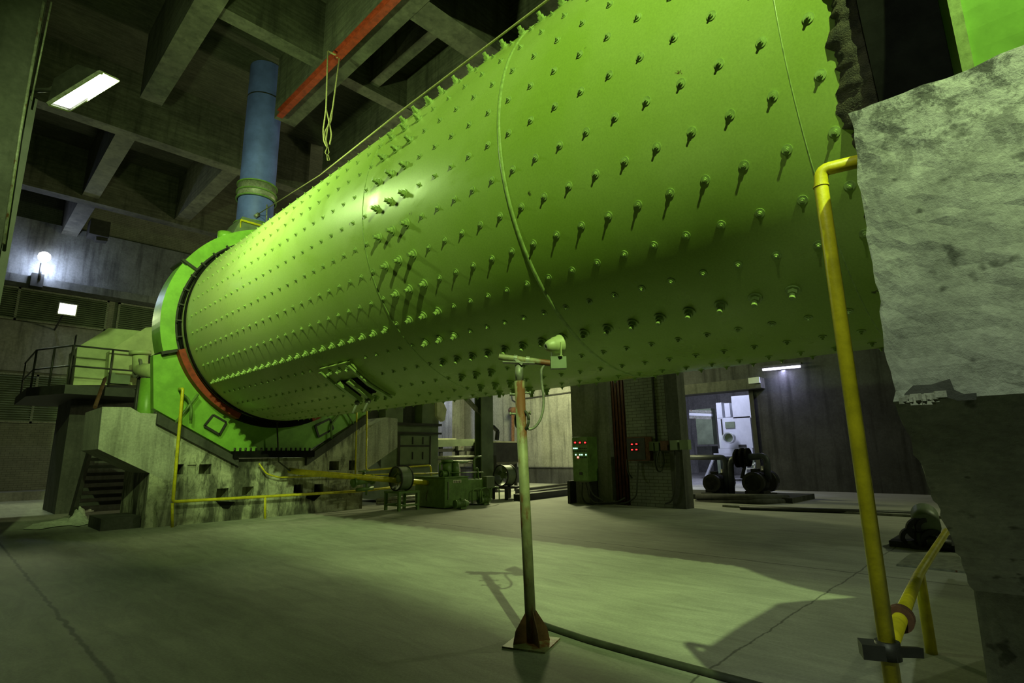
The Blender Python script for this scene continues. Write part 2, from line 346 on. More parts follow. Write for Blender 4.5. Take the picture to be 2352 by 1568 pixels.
# far wall, cast beam on top of it, louvre windows
struct('wall_far', MB().box((-6, YF, 0), (XR, YF + 0.3, CEIL)), 'brick_far')
struct('wall_far_panel', MB().box((-6, YF - 0.12, 5.1), (XR - 1, YF, 7.15)), 'wall')
struct('trim_far_beam', MB().box((-6, YF - 0.55, 8.95), (XR - 1, YF, 11.5)).box((-6, YF - 0.9, 8.62), (XR - 1, YF, 8.95)), 'wall_mid')
struct('trim_far_kerb', MB().box((-6, YF - 1.6, 0), (XR - 1, YF, 0.32)), 'wall')
def louvre(name, x0, x1, z0, z1, n, y=YF - 0.13):
    fr = MB().box((x0, y, z0), (x1, y + 0.1, z0 + 0.07)).box((x0, y, z1 - 0.07), (x1, y + 0.1, z1)).box((x0, y, z0), (x0 + 0.08, y + 0.1, z1)).box((x1 - 0.08, y, z0), (x1, y + 0.1, z1)).box(((x0 + x1) / 2 - .04, y, z0), ((x0 + x1) / 2 + .04, y + .1, z1))
    o = struct(name, fr, 'steel')
    sl = MB(); h = (z1 - z0 - 0.14) / n
    for i in range(n):
        z = z0 + 0.07 + i * h
        sl.add([(x0, y - 0.02, z), (x1, y - 0.02, z), (x1, y + 0.07, z + h * 0.75), (x0, y + 0.07, z + h * 0.75), (x0, y - 0.02, z + 0.02), (x1, y - 0.02, z + 0.02), (x1, y + 0.07, z + h * 0.75 + 0.02), (x0, y + 0.07, z + h * 0.75 + 0.02)],
               [(0, 1, 2, 3), (7, 6, 5, 4), (0, 4, 5, 1), (3, 2, 6, 7), (0, 3, 7, 4), (1, 5, 6, 2)])
    sl.build('louvre_slats', 'greycab', o)
    MB().box((x0, y + 0.09, z0), (x1, y + 0.12, z1)).build('back_panel', 'black', o)
louvre('window_1', -1.6, 4.55, 7.2, 8.6, 14); louvre('window_2', 4.9, 9.6, 7.2, 8.6, 14)
louvre('window_3', -1.6, 6.6, 3.0, 5.0, 20)
# ceiling beams on a grid
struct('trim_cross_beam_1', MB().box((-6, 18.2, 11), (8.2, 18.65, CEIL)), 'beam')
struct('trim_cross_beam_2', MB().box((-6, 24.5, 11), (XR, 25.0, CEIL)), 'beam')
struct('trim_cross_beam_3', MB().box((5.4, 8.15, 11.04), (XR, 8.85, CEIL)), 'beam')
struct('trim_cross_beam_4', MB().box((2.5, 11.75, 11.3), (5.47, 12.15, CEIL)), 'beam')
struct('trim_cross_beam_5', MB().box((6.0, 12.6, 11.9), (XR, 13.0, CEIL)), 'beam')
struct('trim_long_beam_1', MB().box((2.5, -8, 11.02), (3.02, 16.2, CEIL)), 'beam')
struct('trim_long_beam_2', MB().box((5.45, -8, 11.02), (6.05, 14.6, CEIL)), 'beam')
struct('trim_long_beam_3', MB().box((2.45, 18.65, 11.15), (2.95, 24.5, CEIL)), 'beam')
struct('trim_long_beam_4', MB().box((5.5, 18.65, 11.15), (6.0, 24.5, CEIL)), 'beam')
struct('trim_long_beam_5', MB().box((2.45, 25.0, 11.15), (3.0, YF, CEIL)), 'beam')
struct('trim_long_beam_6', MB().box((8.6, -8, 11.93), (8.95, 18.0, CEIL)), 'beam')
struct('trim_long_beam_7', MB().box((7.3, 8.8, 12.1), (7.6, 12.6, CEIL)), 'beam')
rail = MB().bar((5.42, -6, 10.9), (5.42, 14.1, 10.9), 0.08, 0.20)
rail.bar((5.40, -6, 10.8), (5.40, 14.1, 10.8), 0.16, 0.03).bar((5.40, -6, 10.985), (5.40, 14.1, 10.985), 0.16, 0.03)
tag(rail.build('crane_rail', 'red'), 'red steel crane rail fixed along the side of the ceiling beam beside the blue duct', 'rail')
# brick wall section with its concrete columns (middle of the hall)
wx = 13.4
o = struct('wall_middle', MB().box((wx, 7.12, 0), (wx + 0.3, 8.45, CEIL)), 'brick')
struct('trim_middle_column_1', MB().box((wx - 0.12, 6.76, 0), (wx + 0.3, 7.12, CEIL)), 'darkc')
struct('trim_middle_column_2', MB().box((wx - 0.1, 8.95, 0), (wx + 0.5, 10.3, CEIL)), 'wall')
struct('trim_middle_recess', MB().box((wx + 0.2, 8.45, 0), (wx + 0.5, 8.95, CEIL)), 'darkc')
struct('trim_kerb', MB().box((14.35, -8, 0), (14.6, 6.3, 0.05)), 'wall')
# the room beyond the door
struct('floor_outside', MB().box((XR + 0.4, 2, -0.3), (38, 28, 0.0)), 'wall')
struct('wall_outside', MB().box((36, 2, 0), (36.3, 28, 9)).box((XR + 0.4, 28, 0), (36.3, 28.3, 9)).box((XR + 0.4, 1.7, 0), (36.3, 2, 9)), 'wall')
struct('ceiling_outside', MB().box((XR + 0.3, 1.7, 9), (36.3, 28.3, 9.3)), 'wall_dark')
# left column whose corner runs down the left edge of the picture
cxl = ony(52, 300, 9.9).x
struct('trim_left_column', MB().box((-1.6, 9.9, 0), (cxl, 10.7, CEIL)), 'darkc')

# ================================================================== BALL MILL
MC = Vector((5.9, 0, 4.7)); MR = 2.36; A0 = 220.3; DA = 360 / 39.0
def cy(a, y, r=MR):
    t = math.radians(a); return Vector((MC.x + r * math.cos(t), y, MC.z + r * math.sin(t)))
mill = thing('ball_mill', 'huge green horizontal ball mill drum studded with bolts, crossing the whole hall', 'ball mill', (5.9, 7.0, 4.7))
sh = MB(); N = 160; vs = []; ys = [0.02] + [0.5 + i * 0.55 for i in range(24)] + [14.4]
for y in ys: vs += [cy(360 * i / N, y) for i in range(N)]
sh.add(vs, [(k * N + i, k * N + (i + 1) % N, (k + 1) * N + (i + 1) % N, (k + 1) * N + i) for k in range(len(ys) - 1) for i in range(N)], True)
sh.build('shell', 'shell', mill)
def weld(y, wd=0.035):
    s_ = MB(); vs = []; pr = [(-wd, 0.0), (-wd * 0.6, wd * 0.35), (0, wd * 0.5), (wd * 0.6, wd * 0.35), (wd, 0.0)]
    for dy, dr in pr: vs += [cy(360 * i / N, y + dy, MR + dr) for i in range(N)]
    s_.add(vs, [(k * N + i, k * N + (i + 1) % N, (k + 1) * N + (i + 1) % N, (k + 1) * N + i) for k in range(4) for i in range(N)], True)
    return s_
for y, wd in ((0.88, 0.005), (3.54, 0.024), (6.15, 0.014)): weld(y, wd).build('weld_seam', 'green_bolt', mill)
# dried grease band at the near end, ragged towards the shell
gb = MB(); vs = []; n = 1000
for k in range(5):
    for i in range(n):
        a = 360 * i / n; P = cy(a, 0)
        e = 0.58 + 0.09 * noise.noise((P.x * 1.6, P.z * 1.6, 3)) + 0.13 * abs(noise.noise((P.x * 4.5, P.z * 4.5, 1))) + 0.05 * abs(noise.noise((P.x * 14, P.z * 14, 5))) + 0.015 * noise.noise((P.x * 40, P.z * 40, 5))
        y = 0.40 + (e - 0.40) * (k / 4)
        h = (0.045 + 0.03 * noise.noise((P.x * 6, P.z * 6, y * 9)) + 0.018 * noise.noise((P.x * 20, P.z * 20, y * 20))) * (0.2 if k == 4 else 1) if k < 4 else 0.002
        vs.append(cy(a, y, MR + max(h, 0.002)))
gb.add(vs, [(k * n + i, k * n + (i + 1) % n, (k + 1) * n + (i + 1) % n, (k + 1) * n + i) for k in range(4) for i in range(n)], True)
gb.build('grease_band', 'grease', mill)['label'] = 'ragged dark grease band at near end of drum'
MB().ring((5.9, 0.06, 4.7), (0, 1, 0), MR + 0.10, MR - 0.3, 0.36, 120).build('end_flange', 'black', mill)
MB().ring((5.9, 13.72, 4.7), (0, 1, 0), MR + 0.03, MR - 0.2, 0.10, 120).build('end_flange', 'black', mill)

def bolt_mesh(name, wr, wt, nr, nt, sr, sl, m):
    b = MB(); b.cyl((0, 0, 0), (0, 0, wt), wr, n=18); b.cyl((0, 0, wt), (0, 0, wt + nt), nr, n=6, smooth=False)
    b.cyl((0, 0, wt + nt), (0, 0, wt + nt + sl), sr, n=10); return b
proto = {}
def bolt_mb(kind):
    if kind == 'liner_bolt': return bolt_mesh(kind, .036, .010, .019, .013, .009, .016, 0)
    return bolt_mesh(kind, .058, .018, .040, .036, .025, .045, 0)
def place_bolt(kind, a, y, parent=mill, r=MR):
    if kind not in proto:
        b = bolt_mb(kind); me = bpy.data.meshes.new(kind); me.from_pydata(b.v, [], b.f); me.polygons.foreach_set('use_smooth', b.sm); me.update()
        me.materials.append(M['green_bolt']); proto[kind] = me
    o = bpy.data.objects.new(kind, proto[kind]); COL.objects.link(o); o.parent = parent
    o.location = cy(a, y, r - 0.004) - wloc(parent); o.rotation_euler = (0, PI / 2 - math.radians(a), 0); return o
big, small = [], []
rows = [(k, A0 + DA * k) for k in range(-9, 7)]
for k, a in rows:
    for i in range(44):
        y = 0.7 + 0.3 * i
        if y > 13.45: continue
        if k == 0 and y > 6.2: big.append((a + 1.0, y)); continue
        if abs(y - 5.2) < .01 or abs(y - 5.5) < .01 or abs(y - 5.8) < .01:
            if k > -9: big.append((a, y)); continue
        if k == 2 and 1.2 < y < 5.9: big.append((a, y)); continue
        if k == -9: 
            if 0.9 < y < 6.0: big.append((a + 1.6, y))
            continue
        if 7.5 < y < 8.9 and 225 < a < 258: continue
        if abs(y - 3.54) < .06 or abs(y - 6.15) < .04: pass
        small.append((a, y))
for a, y in big: place_bolt('flange_bolt', a, y)
small.sort(key=lambda t: (cy(*t) - Vector((0, 0, H))).length)
for a, y in small[:100]: place_bolt('liner_bolt', a, y)
rest = MB(); bb = bolt_mb('liner_bolt')
for a, y in small[100:]:
    R = Matrix.Rotation(PI / 2 - math.radians(a), 3, 'Y'); p = cy(a, y, MR - 0.004); rest.add([R @ v + p for v in bb.v], bb.f)
o = rest.build('liner_bolts', 'green_bolt', mill, normals=False); o['kind'] = 'stuff'
# manhole cover on the lower flank
mh = MB(); na = 14; vs = []
for r in (MR + 0.0, MR + 0.05):
    for yy in (7.72, 8.72):
        vs += [cy(229 + 24 * i / na, yy, r) for i in range(na + 1)]
n1 = na + 1
mh.add(vs, [(i, i + 1, n1 + i + 1, n1 + i) for i in range(na)] + [(2 * n1 + i, 3 * n1 + i, 3 * n1 + i + 1, 2 * n1 + i + 1) for i in range(na)]
       + [(i, 2 * n1 + i, 2 * n1 + i + 1, i + 1) for i in range(na)] + [(n1 + i, n1 + i + 1, 3 * n1 + i + 1, 3 * n1 + i) for i in range(na)]
       + [(0, n1, 3 * n1, 2 * n1), (na, 2 * n1 + na, 3 * n1 + na, n1 + na)])
cover = mh.build('manhole_cover', 'shell', mill); cover['label'] = 'curved rectangular manhole cover plate bolted to drum'
for a in (231.5, 251):
    for y in (7.85, 8.15, 8.45): place_bolt('cover_bolt', a, y, cover, MR + 0.05)
for y in (8.05, 8.4):
    MB().bar(cy(236, y, MR + 0.13), cy(248, y, MR + 0.16), 0.07, 0.10, (0, 1, 0)).build('clamp_bar', 'green_bolt', cover)
    MB().cyl(cy(247, y, MR + 0.05), cy(247, y, MR + 0.42), 0.022, n=8).cyl(cy(247, y, MR + 0.2), cy(247, y, MR + 0.25), 0.045, n=6).build('clamp_stud', 'steel', cover)
MB().prism([cy(237, 7.9, MR + 0.05), cy(247, 7.9, MR + 0.05), cy(247, 8.55, MR + 0.05), cy(237, 8.55, MR + 0.05)], (cy(242, 0, 1) - cy(242, 0, 0)) * 0.03).build('cover_lid', 'black', cover)
for y in (7.76, 8.68):
    MB().bar(cy(230, y, MR + 0.09), cy(241, y, MR + 0.09), 0.03, 0.08, (0, 1, 0)).bar(cy(241, y, MR + 0.09), cy(252, y, MR + 0.09), 0.03, 0.08, (0, 1, 0)).build('cover_rib', 'green_bolt', cover)

# ------------------------------------------------------------------ gear guards (far and near end)
def arc(r0, r1, a0, a1, y0, y1, n=48):
    mb = MB(); vs = []
    for i in range(n + 1):
        a = a0 + (a1 - a0) * i / n; vs += [cy(a, y0, r0), cy(a, y0, r1), cy(a, y1, r1), cy(a, y1, r0)]
    mb.add(vs, [(4 * i + j, 4 * i + 4 + j, 4 * i + 4 + (j + 1) % 4, 4 * i + (j + 1) % 4) for i in range(n) for j in range(4)] + [(3, 2, 1, 0), (4 * n, 4 * n + 1, 4 * n + 2, 4 * n + 3)])
    return mb
RO = 2.77; RI = 2.44
g = thing('gear_guard', 'bright green gear guard arching round the far end of the drum', 'machine guard', (5.9, 14.6, 1.5))
arc(RI, RO, -18, 198, 14.15, 14.85, 90).build('upper_hood', 'green', g)
lo_pts = [(198, None)]
outer = [Vector((x, z)) for x, z in ((3.08, 3.83), (3.22, 2.55), (5.10, 1.50), (6.70, 1.50), (8.58, 2.62), (8.72, 3.83))]
def hit(a):
    d = Vector((math.cos(math.radians(a)), math.sin(math.radians(a)))); c = Vector((5.9, 4.7)); best = None
    for p, q in zip(outer[:-1], outer[1:]):
        e = q - p; den = d.x * e.y - d.y * e.x
        if abs(den) < 1e-9: continue
        t = ((p.x - c.x) * e.y - (p.y - c.y) * e.x) / den; s_ = ((p.x - c.x) * d.y - (p.y - c.y) * d.x) / den
        if t > 0 and -1e-6 <= s_ <= 1 + 1e-6: best = t
    return best
lw = MB(); vs = []; k = 0
for i in range(73):
    a = 199 + (341 - 199) * i / 72; r1 = hit(a)
    if r1 is None: continue
    vs += [cy(a, 14.2, 2.51), cy(a, 14.2, r1), cy(a, 14.45, r1), cy(a, 14.45, 2.51)]; k += 1
lw.add(vs, [(4 * i + j, 4 * i + 4 + j, 4 * i + 4 + (j + 1) % 4, 4 * i + (j + 1) % 4) for i in range(k - 1) for j in range(4)] + [(3, 2, 1, 0), (4 * k - 4, 4 * k - 3, 4 * k - 2, 4 * k - 1)])
lw.build('lower_hood', 'green', g)
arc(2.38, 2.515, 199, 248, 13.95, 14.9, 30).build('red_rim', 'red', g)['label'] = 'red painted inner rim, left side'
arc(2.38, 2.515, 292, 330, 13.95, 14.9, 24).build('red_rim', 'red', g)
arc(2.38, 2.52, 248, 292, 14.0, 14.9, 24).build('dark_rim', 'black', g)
for r in (2.372, 2.41): arc(r, r + 0.022, -15, 199, 14.02, 14.12, 80).build('seal_ring', 'black', g)
arc(2.365, 2.47, -15, 199, 14.13, 14.2, 60).build('seal_plate', 'dark', g)
for a in range(84, 200, 9): MB().bar(cy(a, 14.0, 2.38), cy(a, 14.0, 2.50), 0.035, 0.05, (0, 1, 0)).build('seal_clamp', 'dark', g)
for a in (199, 151):
    MB().bar(cy(a, 14.5, RO - 0.02) + Vector((0, -0.36, 0)), cy(a, 14.5, RO + 0.02) + Vector((0, 0.42, 0)), 0.10, 0.14, cy(a, 0, 1) - cy(a, 0, 0)).build('joint_flange', 'dark', g)
    MB().bar(cy(a, 14.12, RI), cy(a, 14.12, RO + 0.06), 0.06, 0.10, (0, 1, 0)).build('joint_flange', 'dark', g)
def hatch(pts, nb=6):
    P = [ony(x, y, 14.19) for x, y in pts]
    h = MB().prism(P, (0, -0.06, 0)).build('inspection_hatch', 'green', g)
    fr = MB()
    for a, b in zip(P, P[1:] + P[:1]): fr.bar(a + Vector((0, -0.045, 0)), b + Vector((0, -0.045, 0)), 0.05, 0.05, (0, 1, 0))
    fr.build('hatch_frame', 'dark', h)
hatch([(488, 953), (518, 970), (502, 998), (468, 978)]); hatch([(722, 978), (755, 962), (763, 985), (730, 1003)])
MB().cyl(ony(517, 552, 14.6), ony(517, 552, 14.6) + Vector((0, 0, 0.2)), 0.19, n=24).build('vent_cap', 'green', g)
MB().bar((4.9, 14.0, 1.52), (6.9, 14.0, 1.52), 0.25, 0.16).build('sump_tray', 'black', g)
for i in range(16): MB().cyl((4.95 + i * 0.125, 14.02, 1.58), (4.95 + i * 0.125, 14.02, 1.68), 0.025, n=6).build('sump_bolt', 'dark', g)

g2 = thing('gear_guard', 'green guard beside the dark gap at the near right end of the drum', 'machine guard', (5.9, -0.8, 1.5))
arc(2.50, 2.72, 95, 265, -1.9, 0.0, 80).build('upper_hood', 'green', g2)
arc(2.70, 2.74, 95, 265, -0.03, 0.02, 80).build('edge_flange', 'green_bolt', g2)
arc(2.40, 2.50, 0, 360, -1.8, -1.5, 90).build('back_plate', 'black', g2)
arc(1.2, 2.42, 0, 360, -0.9, -0.86, 60).build('end_plate', 'black', g2)

# ------------------------------------------------------------------ far foundation
fd = thing('mill_foundation', 'stained concrete foundation block under the far end of the drum', 'foundation', (5.9, 14.1, 0))
main = MB().prism([(x, 14.1, z) for x, z in ((3.27, 0), (8.5, 0), (8.5, 2.62), (8.36, 2.52), (6.75, 1.42), (5.05, 1.42), (3.27, 2.42))], (0, 2.3, 0)).build('foundation_body', 'found', fd)
rec = []
for x0, y0, x1, y1 in ((396, 1066, 420, 1089), (431, 1067, 449, 1089), (458, 1066, 484, 1088), (498, 1122, 523, 1148), (557, 1118, 581, 1142), (757, 1059, 778, 1079), (802, 1057, 815, 1079), (675, 1113, 695, 1131), (722, 1112, 742, 1130)):
    a = ony(x0, y0, 14.1); b = ony(x1, y1, 14.1); dpt = 0.06 if x0 == 431 else 0.5
    rec.append(((min(a.x, b.x), 14.0, min(a.z, b.z)), (max(a.x, b.x), 14.1 + dpt, max(a.z, b.z))))
cut(main, rec)
for pl_ in (((3.27, 2.44), (5.05, 1.43), (5.05, 1.25), (3.27, 2.2)), ((8.5, 2.62), (6.75, 1.44), (6.75, 1.22), (8.5, 2.38))):
    MB().prism([(x, 13.98, z) for x, z in pl_], (0, 0.14, 0)).build('sloping_ledge', 'darkc', fd)
blk = MB(); P = [ony(x, y, 14.1) for x, y in ((235, 934), (300, 935), (322, 948), (362, 950), (388, 968), (400, 1000), (400, 1102), (375, 1101), (225, 1031))]
blk.prism(P, (0, 1.9, 0)).build('left_corbel', 'block', fd)['label'] = 'pale corbel block with sloping underside'
P = [ony(x, y, 14.1) for x, y in ((820, 1000), (886, 958), (913, 961), (913, 1027), (841, 1078), (820, 1078))]
MB().prism(P, (0, 1.9, 0)).build('right_corbel', 'block', fd)
# dark diamond drain mouths with small spouts
for pts in (((497, 1150), (540, 1152), (524, 1168), (512, 1166)), ((708, 1131), (744, 1130), (722, 1150), (704, 1144))):
    MB().prism([ony(x, y, 14.06) for x, y in pts], (0, 0.05, 0)).build('drain_mouth', 'black', fd)

# near bearing pier at the right edge of the picture
pr = thing('bearing_pier', 'big pale pitted concrete bearing pier at the right edge of the hall', 'foundation', (3.0, -0.5, 0))
def pier_mesh():
    x = 2.27; top = 2.67; edge = 0.355
    # outline in the X-Z plane, extruded from the far edge towards the camera's right
    prof = [(x, top), (x, 1.56), (3.45, 1.0 - 0.25), (3.45, 0.0), (5.6, 0.0), (5.6, 1.5), (4.2, 2.3), (3.5, 2.72)]
    mb = MB(); ny = 26; rings = []
    dens = []
    for (p, q) in zip(prof, prof[1:] + prof[:1]):
        L = (Vector(q) - Vector(p)).length; m = max(1, int(L / 0.035)) if p[0] < 3.0 and q[0] < 3.6 else max(1, int(L / 0.3))
        for i in range(m): t = i / m; dens.append((p[0] + (q[0] - p[0]) * t, p[1] + (q[1] - p[1]) * t))
    n = len(dens); vs = []
    for j in range(ny + 1):
        y = edge - 2.4 * (j / ny) ** 1.6
        for (px, pz) in dens:
            q = Vector((px, y, pz)); e = 0.0
            dx = 0.012 * noise.noise(q * 9) + 0.006 * noise.noise(q * 26)
            dy = 0.0
            if j == 0: dy = 0.016 * noise.noise(Vector((px * 7, 1, pz * 9))) + 0.010 * noise.noise(Vector((px * 30, 1, pz * 38)))
            dz = 0.03 * noise.noise(Vector((px * 2, y * 6, 7))) + 0.01 * noise.noise(Vector((px * 8, y * 22, 7))) if abs(pz - top) < 0.08 else 0
            vs.append(Vector((px + dx, y + dy, max(pz + dz, 0))))
    mb.add(vs, [(j * n + i, j * n + (i + 1) % n, (j + 1) * n + (i + 1) % n, (j + 1) * n + i) for j in range(ny) for i in range(n)])
    mb.add([vs[i] for i in range(n)], [tuple(range(n))]); mb.add([vs[ny * n + i] for i in range(n)], [tuple(range(n - 1, -1, -1))])
    return mb
po = pier_mesh().build('pier_block', 'pier', pr)
# broken lower edge: a chipped-off hollow and crumbs
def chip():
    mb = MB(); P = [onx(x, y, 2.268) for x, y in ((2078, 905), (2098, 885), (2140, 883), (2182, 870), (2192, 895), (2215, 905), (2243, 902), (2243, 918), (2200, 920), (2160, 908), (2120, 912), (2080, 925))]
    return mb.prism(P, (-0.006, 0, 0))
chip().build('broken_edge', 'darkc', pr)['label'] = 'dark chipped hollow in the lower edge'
mb = MB()
for i in range(26):
    t = random.random(); p = onx(2074 + 90 * t, 918 + random.uniform(-8, 8) - 6 * t, 2.26); s_ = random.uniform(0.006, 0.02)
    mb.box(p - Vector((0.004, s_, s_ * 0.6)), p + Vector((0.006, s_, s_ * 0.6)), random.uniform(0, 1.5))
mb.build('crumbled_mortar', 'block', pr)

# ================================================================== BLUE DUCT
dx, dyy = 5.42, 15.35
d = thing('exhaust_duct', 'tall round blue exhaust duct rising to the ceiling above the far drum end', 'duct', (dx, dyy, 7.5))
MB().cyl((dx, dyy, 9.05), (dx, dyy, CEIL - 0.02), 0.475, n=48, caps=False).build('duct_upper', 'blue', d)
MB().cyl((dx, dyy, 7.9), (dx, dyy, 8.75), 0.475, n=48, caps=False).build('duct_lower', 'blue', d)
MB().cyl((dx, dyy, 8.66), (dx, dyy, 9.12), 0.50, n=48).build('canvas_sleeve', 'steel', d)
for z in (8.66, 8.86, 9.1): MB().ring((dx, dyy, z), (0, 0, 1), 0.545, 0.47, 0.035, 48).build('duct_flange', 'olive', d)
MB().ring((dx, dyy, 7.88), (0, 0, 1), 0.54, 0.46, 0.03, 48).build('duct_flange', 'olive', d)
MB().ring((dx, dyy, 11.9), (0, 0, 1), 0.49, 0.47, 0.03, 48).build('duct_band', 'dark', d)
cn = MB(); n = 4; tp = [(dx + 0.5 * sx, dyy + 0.5 * sy, 7.9) for sx, sy in ((-1, -1), (1, -1), (1, 1), (-1, 1))]; bt = [(dx + 0.85 * sx, dyy + 0.75 * sy, 7.05) for sx, sy in ((-1, -1), (1, -1), (1, 1), (-1, 1))]
cn.add(tp + bt, [(0, 1, 5, 4), (1, 2, 6, 5), (2, 3, 7, 6), (3, 0, 4, 7)]); cn.build('transition_cone', 'greycab', d)
MB().bar(ony(553, 505, 14.75), ony(610, 521, 14.75), 0.04, 0.05).bar(ony(553, 505, 14.75), ony(550, 548, 14.75), 0.025, 0.025).build('safety_bar', 'yellow', d)
MB().cyl(ony(612, 515, 14.8), ony(613, 470, 14.8), 0.02).cyl(ony(586, 497, 14.83), ony(594, 491, 14.83), 0.05).build('duct_bracket', 'steel', d)
rp = [ony(592, 492, 14.8), ony(735, 402, 11.2)] + [cy(142.9, y, MR + 0.13) for y in (6.0, 5.5, 4.9, 4.3, 3.7, 3.1, 2.5, 1.9, 1.2)]
tag(MB().tube(rp, 0.013, 6).build('wire_rope', 'rope'), 'thin rope running from the blue duct along the bolts on top of the drum', 'rope')
# rope sling hanging from the red rail
rs = MB(); by = 10.8
A = [ony(x, y, by) for x, y in ((753, 118), (749, 250), (742, 300), (744, 325), (751, 338))]
B = [ony(x, y, by) for x, y in ((780, 130), (764, 250), (752, 295), (748, 330), (754, 340))]
C_ = [ony(x, y, by) for x, y in ((749, 250), (757, 285), (762, 310), (757, 332))]
D_ = [ony(x, y, by) for x, y in ((764, 250), (760, 280), (744, 305), (752, 335))]
for Q in (A, B, C_, D_): rs.tube(Q, 0.018, 6, bend=0.1)
rs.tube([ony(x, y, by) for x, y in ((752, 338), (747, 350), (751, 358), (756, 350), (753, 338))], 0.012, 6).tube([ony(x, y, by) for x, y in ((751, 356), (752, 368), (757, 368), (755, 357), (751, 356))], 0.010, 6)
rs.bar(A[0], B[0], 0.03, 0.03).bar(B[0], Vector((5.36, by, 10.78)), 0.03, 0.03)
tag(rs.build('rope_sling', 'rope'), 'looped pale rope sling with a hook hanging beside the red rail', 'rope')

# ================================================================== FLOOD LAMPS
def flood(loc, u, nrm, w_, h_, mat, label, arm=None, name='floodlight'):
    t = thing(name, label, 'lamp', loc); c = Vector(loc); u = Vector(u).normalized(); nrm = Vector(nrm).normalized(); v = nrm.cross(u).normalized()
    q = lambda a, b, d_: c + u * a * w_ / 2 + v * b * h_ / 2 + nrm * d_
    hs = MB(); fr = [q(-1.1, -1.15, 0), q(1.1, -1.15, 0), q(1.1, 1.15, 0), q(-1.1, 1.15, 0)]; bk = [q(-.5, -.5, -.28), q(.5, -.5, -.28), q(.5, .5, -.28), q(-.5, .5, -.28)]
    hs.add(fr + bk, [(0, 1, 5, 4), (1, 2, 6, 5), (2, 3, 7, 6), (3, 0, 4, 7), (4, 5, 6, 7)]); hs.build('housing', 'dark', t)
    fm = MB(); P = [q(-1.1, -1.15, 0.01), q(1.1, -1.15, 0.01), q(1.1, 1.15, 0.01), q(-1.1, 1.15, 0.01)]
    for a, b in zip(P, P[1:] + P[:1]): fm.bar(a, b, 0.03, 0.04, nrm)
    fm.build('front_frame', 'steel', t)
    MB().prism([q(-1, -1, 0.0), q(1, -1, 0.0), q(1, 1, 0.0), q(-1, 1, 0.0)], nrm * 0.01).build('glass', mat, t)
    if arm: MB().tube([c - nrm * 0.2] + [Vector(p) for p in arm], 0.035, 8).build('arm', 'dark', t)
    return t
flood(L2, (0.52, -0.69, 0.50), (0.637, -0.075, -0.764), 0.80, 0.40, 'glass_hot', 'large lit floodlight on an arm at the upper left, glass facing down', [L2 + Vector((-0.35, 0.2, -0.06)), (cxl - 0.05, 10.0, 6.75)])
flood(L1 + Vector((-0.14, -0.1, 0.08)), (-0.7, 0.7, 0), (0.55, 0.6, -0.5), 0.5, 0.3, 'glass_hot', 'lit floodlight above and behind the viewer, aimed at the near drum end', [L1 + Vector((-0.7, -.2, 0.5)), (-2.45, -4.4, 9.0), (-2.45, -4.4, 7.93)])
flood((17.55, -4.05, 8.62), (0.8, 0.6, 0), (-0.5, 0.6, -0.7), 0.5, 0.3, 'glass_hot', 'added fill floodlight high on the right hand wall outside the view', [(19, -4.6, 9.0), (XR, -5.0, 9.0)])  # body for the added far floor fill
flood((11.6, -1.62, 9.1), (1, 0, 0), (0, 0.85, -0.5), 0.5, 0.3, 'glass_hot', 'added fill floodlight high over the far side of the drum, outside the view', [(11.6, -1.9, 11.0), (11.6, -1.9, CEIL)])  # body for the added fill behind the drum
# unseen deck added to block the near flood; its edge shades the floor
wk = thing('shadow_deck', 'added unseen steel deck on posts behind the viewer, blocking lamp light', 'light blocker', (-2, -3.5, 0))
MB().prism([(-2.6, -7.5, 7.88), (-1.09, -5.0, 7.88), (-0.96, -2.7, 7.88), (-0.85, -1.0, 7.88), (-2.6, -1.0, 7.88)], (0, 0, 0.05)).build('deck', 'steel', wk)
for y in (-7.0, -1.4): MB().box((-2.5, y, 0), (-2.35, y + .15, 7.88)).build('post', 'steel', wk)
P3 = ony(155, 710, 26.8); flood(P3, (1, 0, 0), (0.05, -0.95, -0.3), 0.52, 0.40, 'glass_wall', 'glaring lit floodlight in front of the far louvred wall, lower of the two', [(P3.x, YF - 0.1, P3.z - 0.3)])
P4 = ony(102, 590, 29.0); bl = thing('bulb_lamp', 'round bluish white lamp glowing on the far concrete beam', 'lamp', P4)
MB().lathe(P4 - Vector((0, 0, 0.22)), (0, 0, 1), [(0, 0.0), (0.03, 0.11), (0.10, 0.19), (0.22, 0.22), (0.34, 0.19), (0.42, 0.10), (0.44, 0)], 20).build('globe', 'bulb', bl)
MB().tube([P4 - Vector((0.05, 0, 0.3)), P4 + Vector((-0.05, 0, -1.0)), (P4.x - 0.05, YF - 0.6, P4.z - 1.1)], 0.05, 8).build('bracket', 'dark', bl)
MB().box(P4 + Vector((-0.3, 0.0, -1.3)), P4 + Vector((0.1, 0.5, -0.75))).build('ballast_box', 'dark', bl)
bpy.data.objects['bulb_light'].location = P4 + Vector((0.05, -0.1, -0.42))
bpy.data.objects['flood_beam_wall'].location = P3 + Vector((0, -0.1, -0.03))
tb = thing('tube_lamp', 'lit fluorescent tube lamp high on the dark right wall', 'lamp', (21.42, 6.7, 4.43))
MB().cyl(onx(1752, 849, 21.3), onx(1838, 841, 21.3), 0.045, n=12).build('tube', 'tube', tb)
MB().bar(onx(1750, 843, 21.42), onx(1841, 834, 21.42), 0.14, 0.07).build('batten', 'dark', tb)
bpy.data.objects['tube_light'].location = (onx(1752, 853, 21.25) + onx(1838, 845, 21.25)) / 2
tag(MB().box((20.94, 7.35, 3.9), (21.045, 7.75, 4.12)).build('junction_box', 'white'), 'small white box on the end of the dark lintel by the tube lamp', 'box')

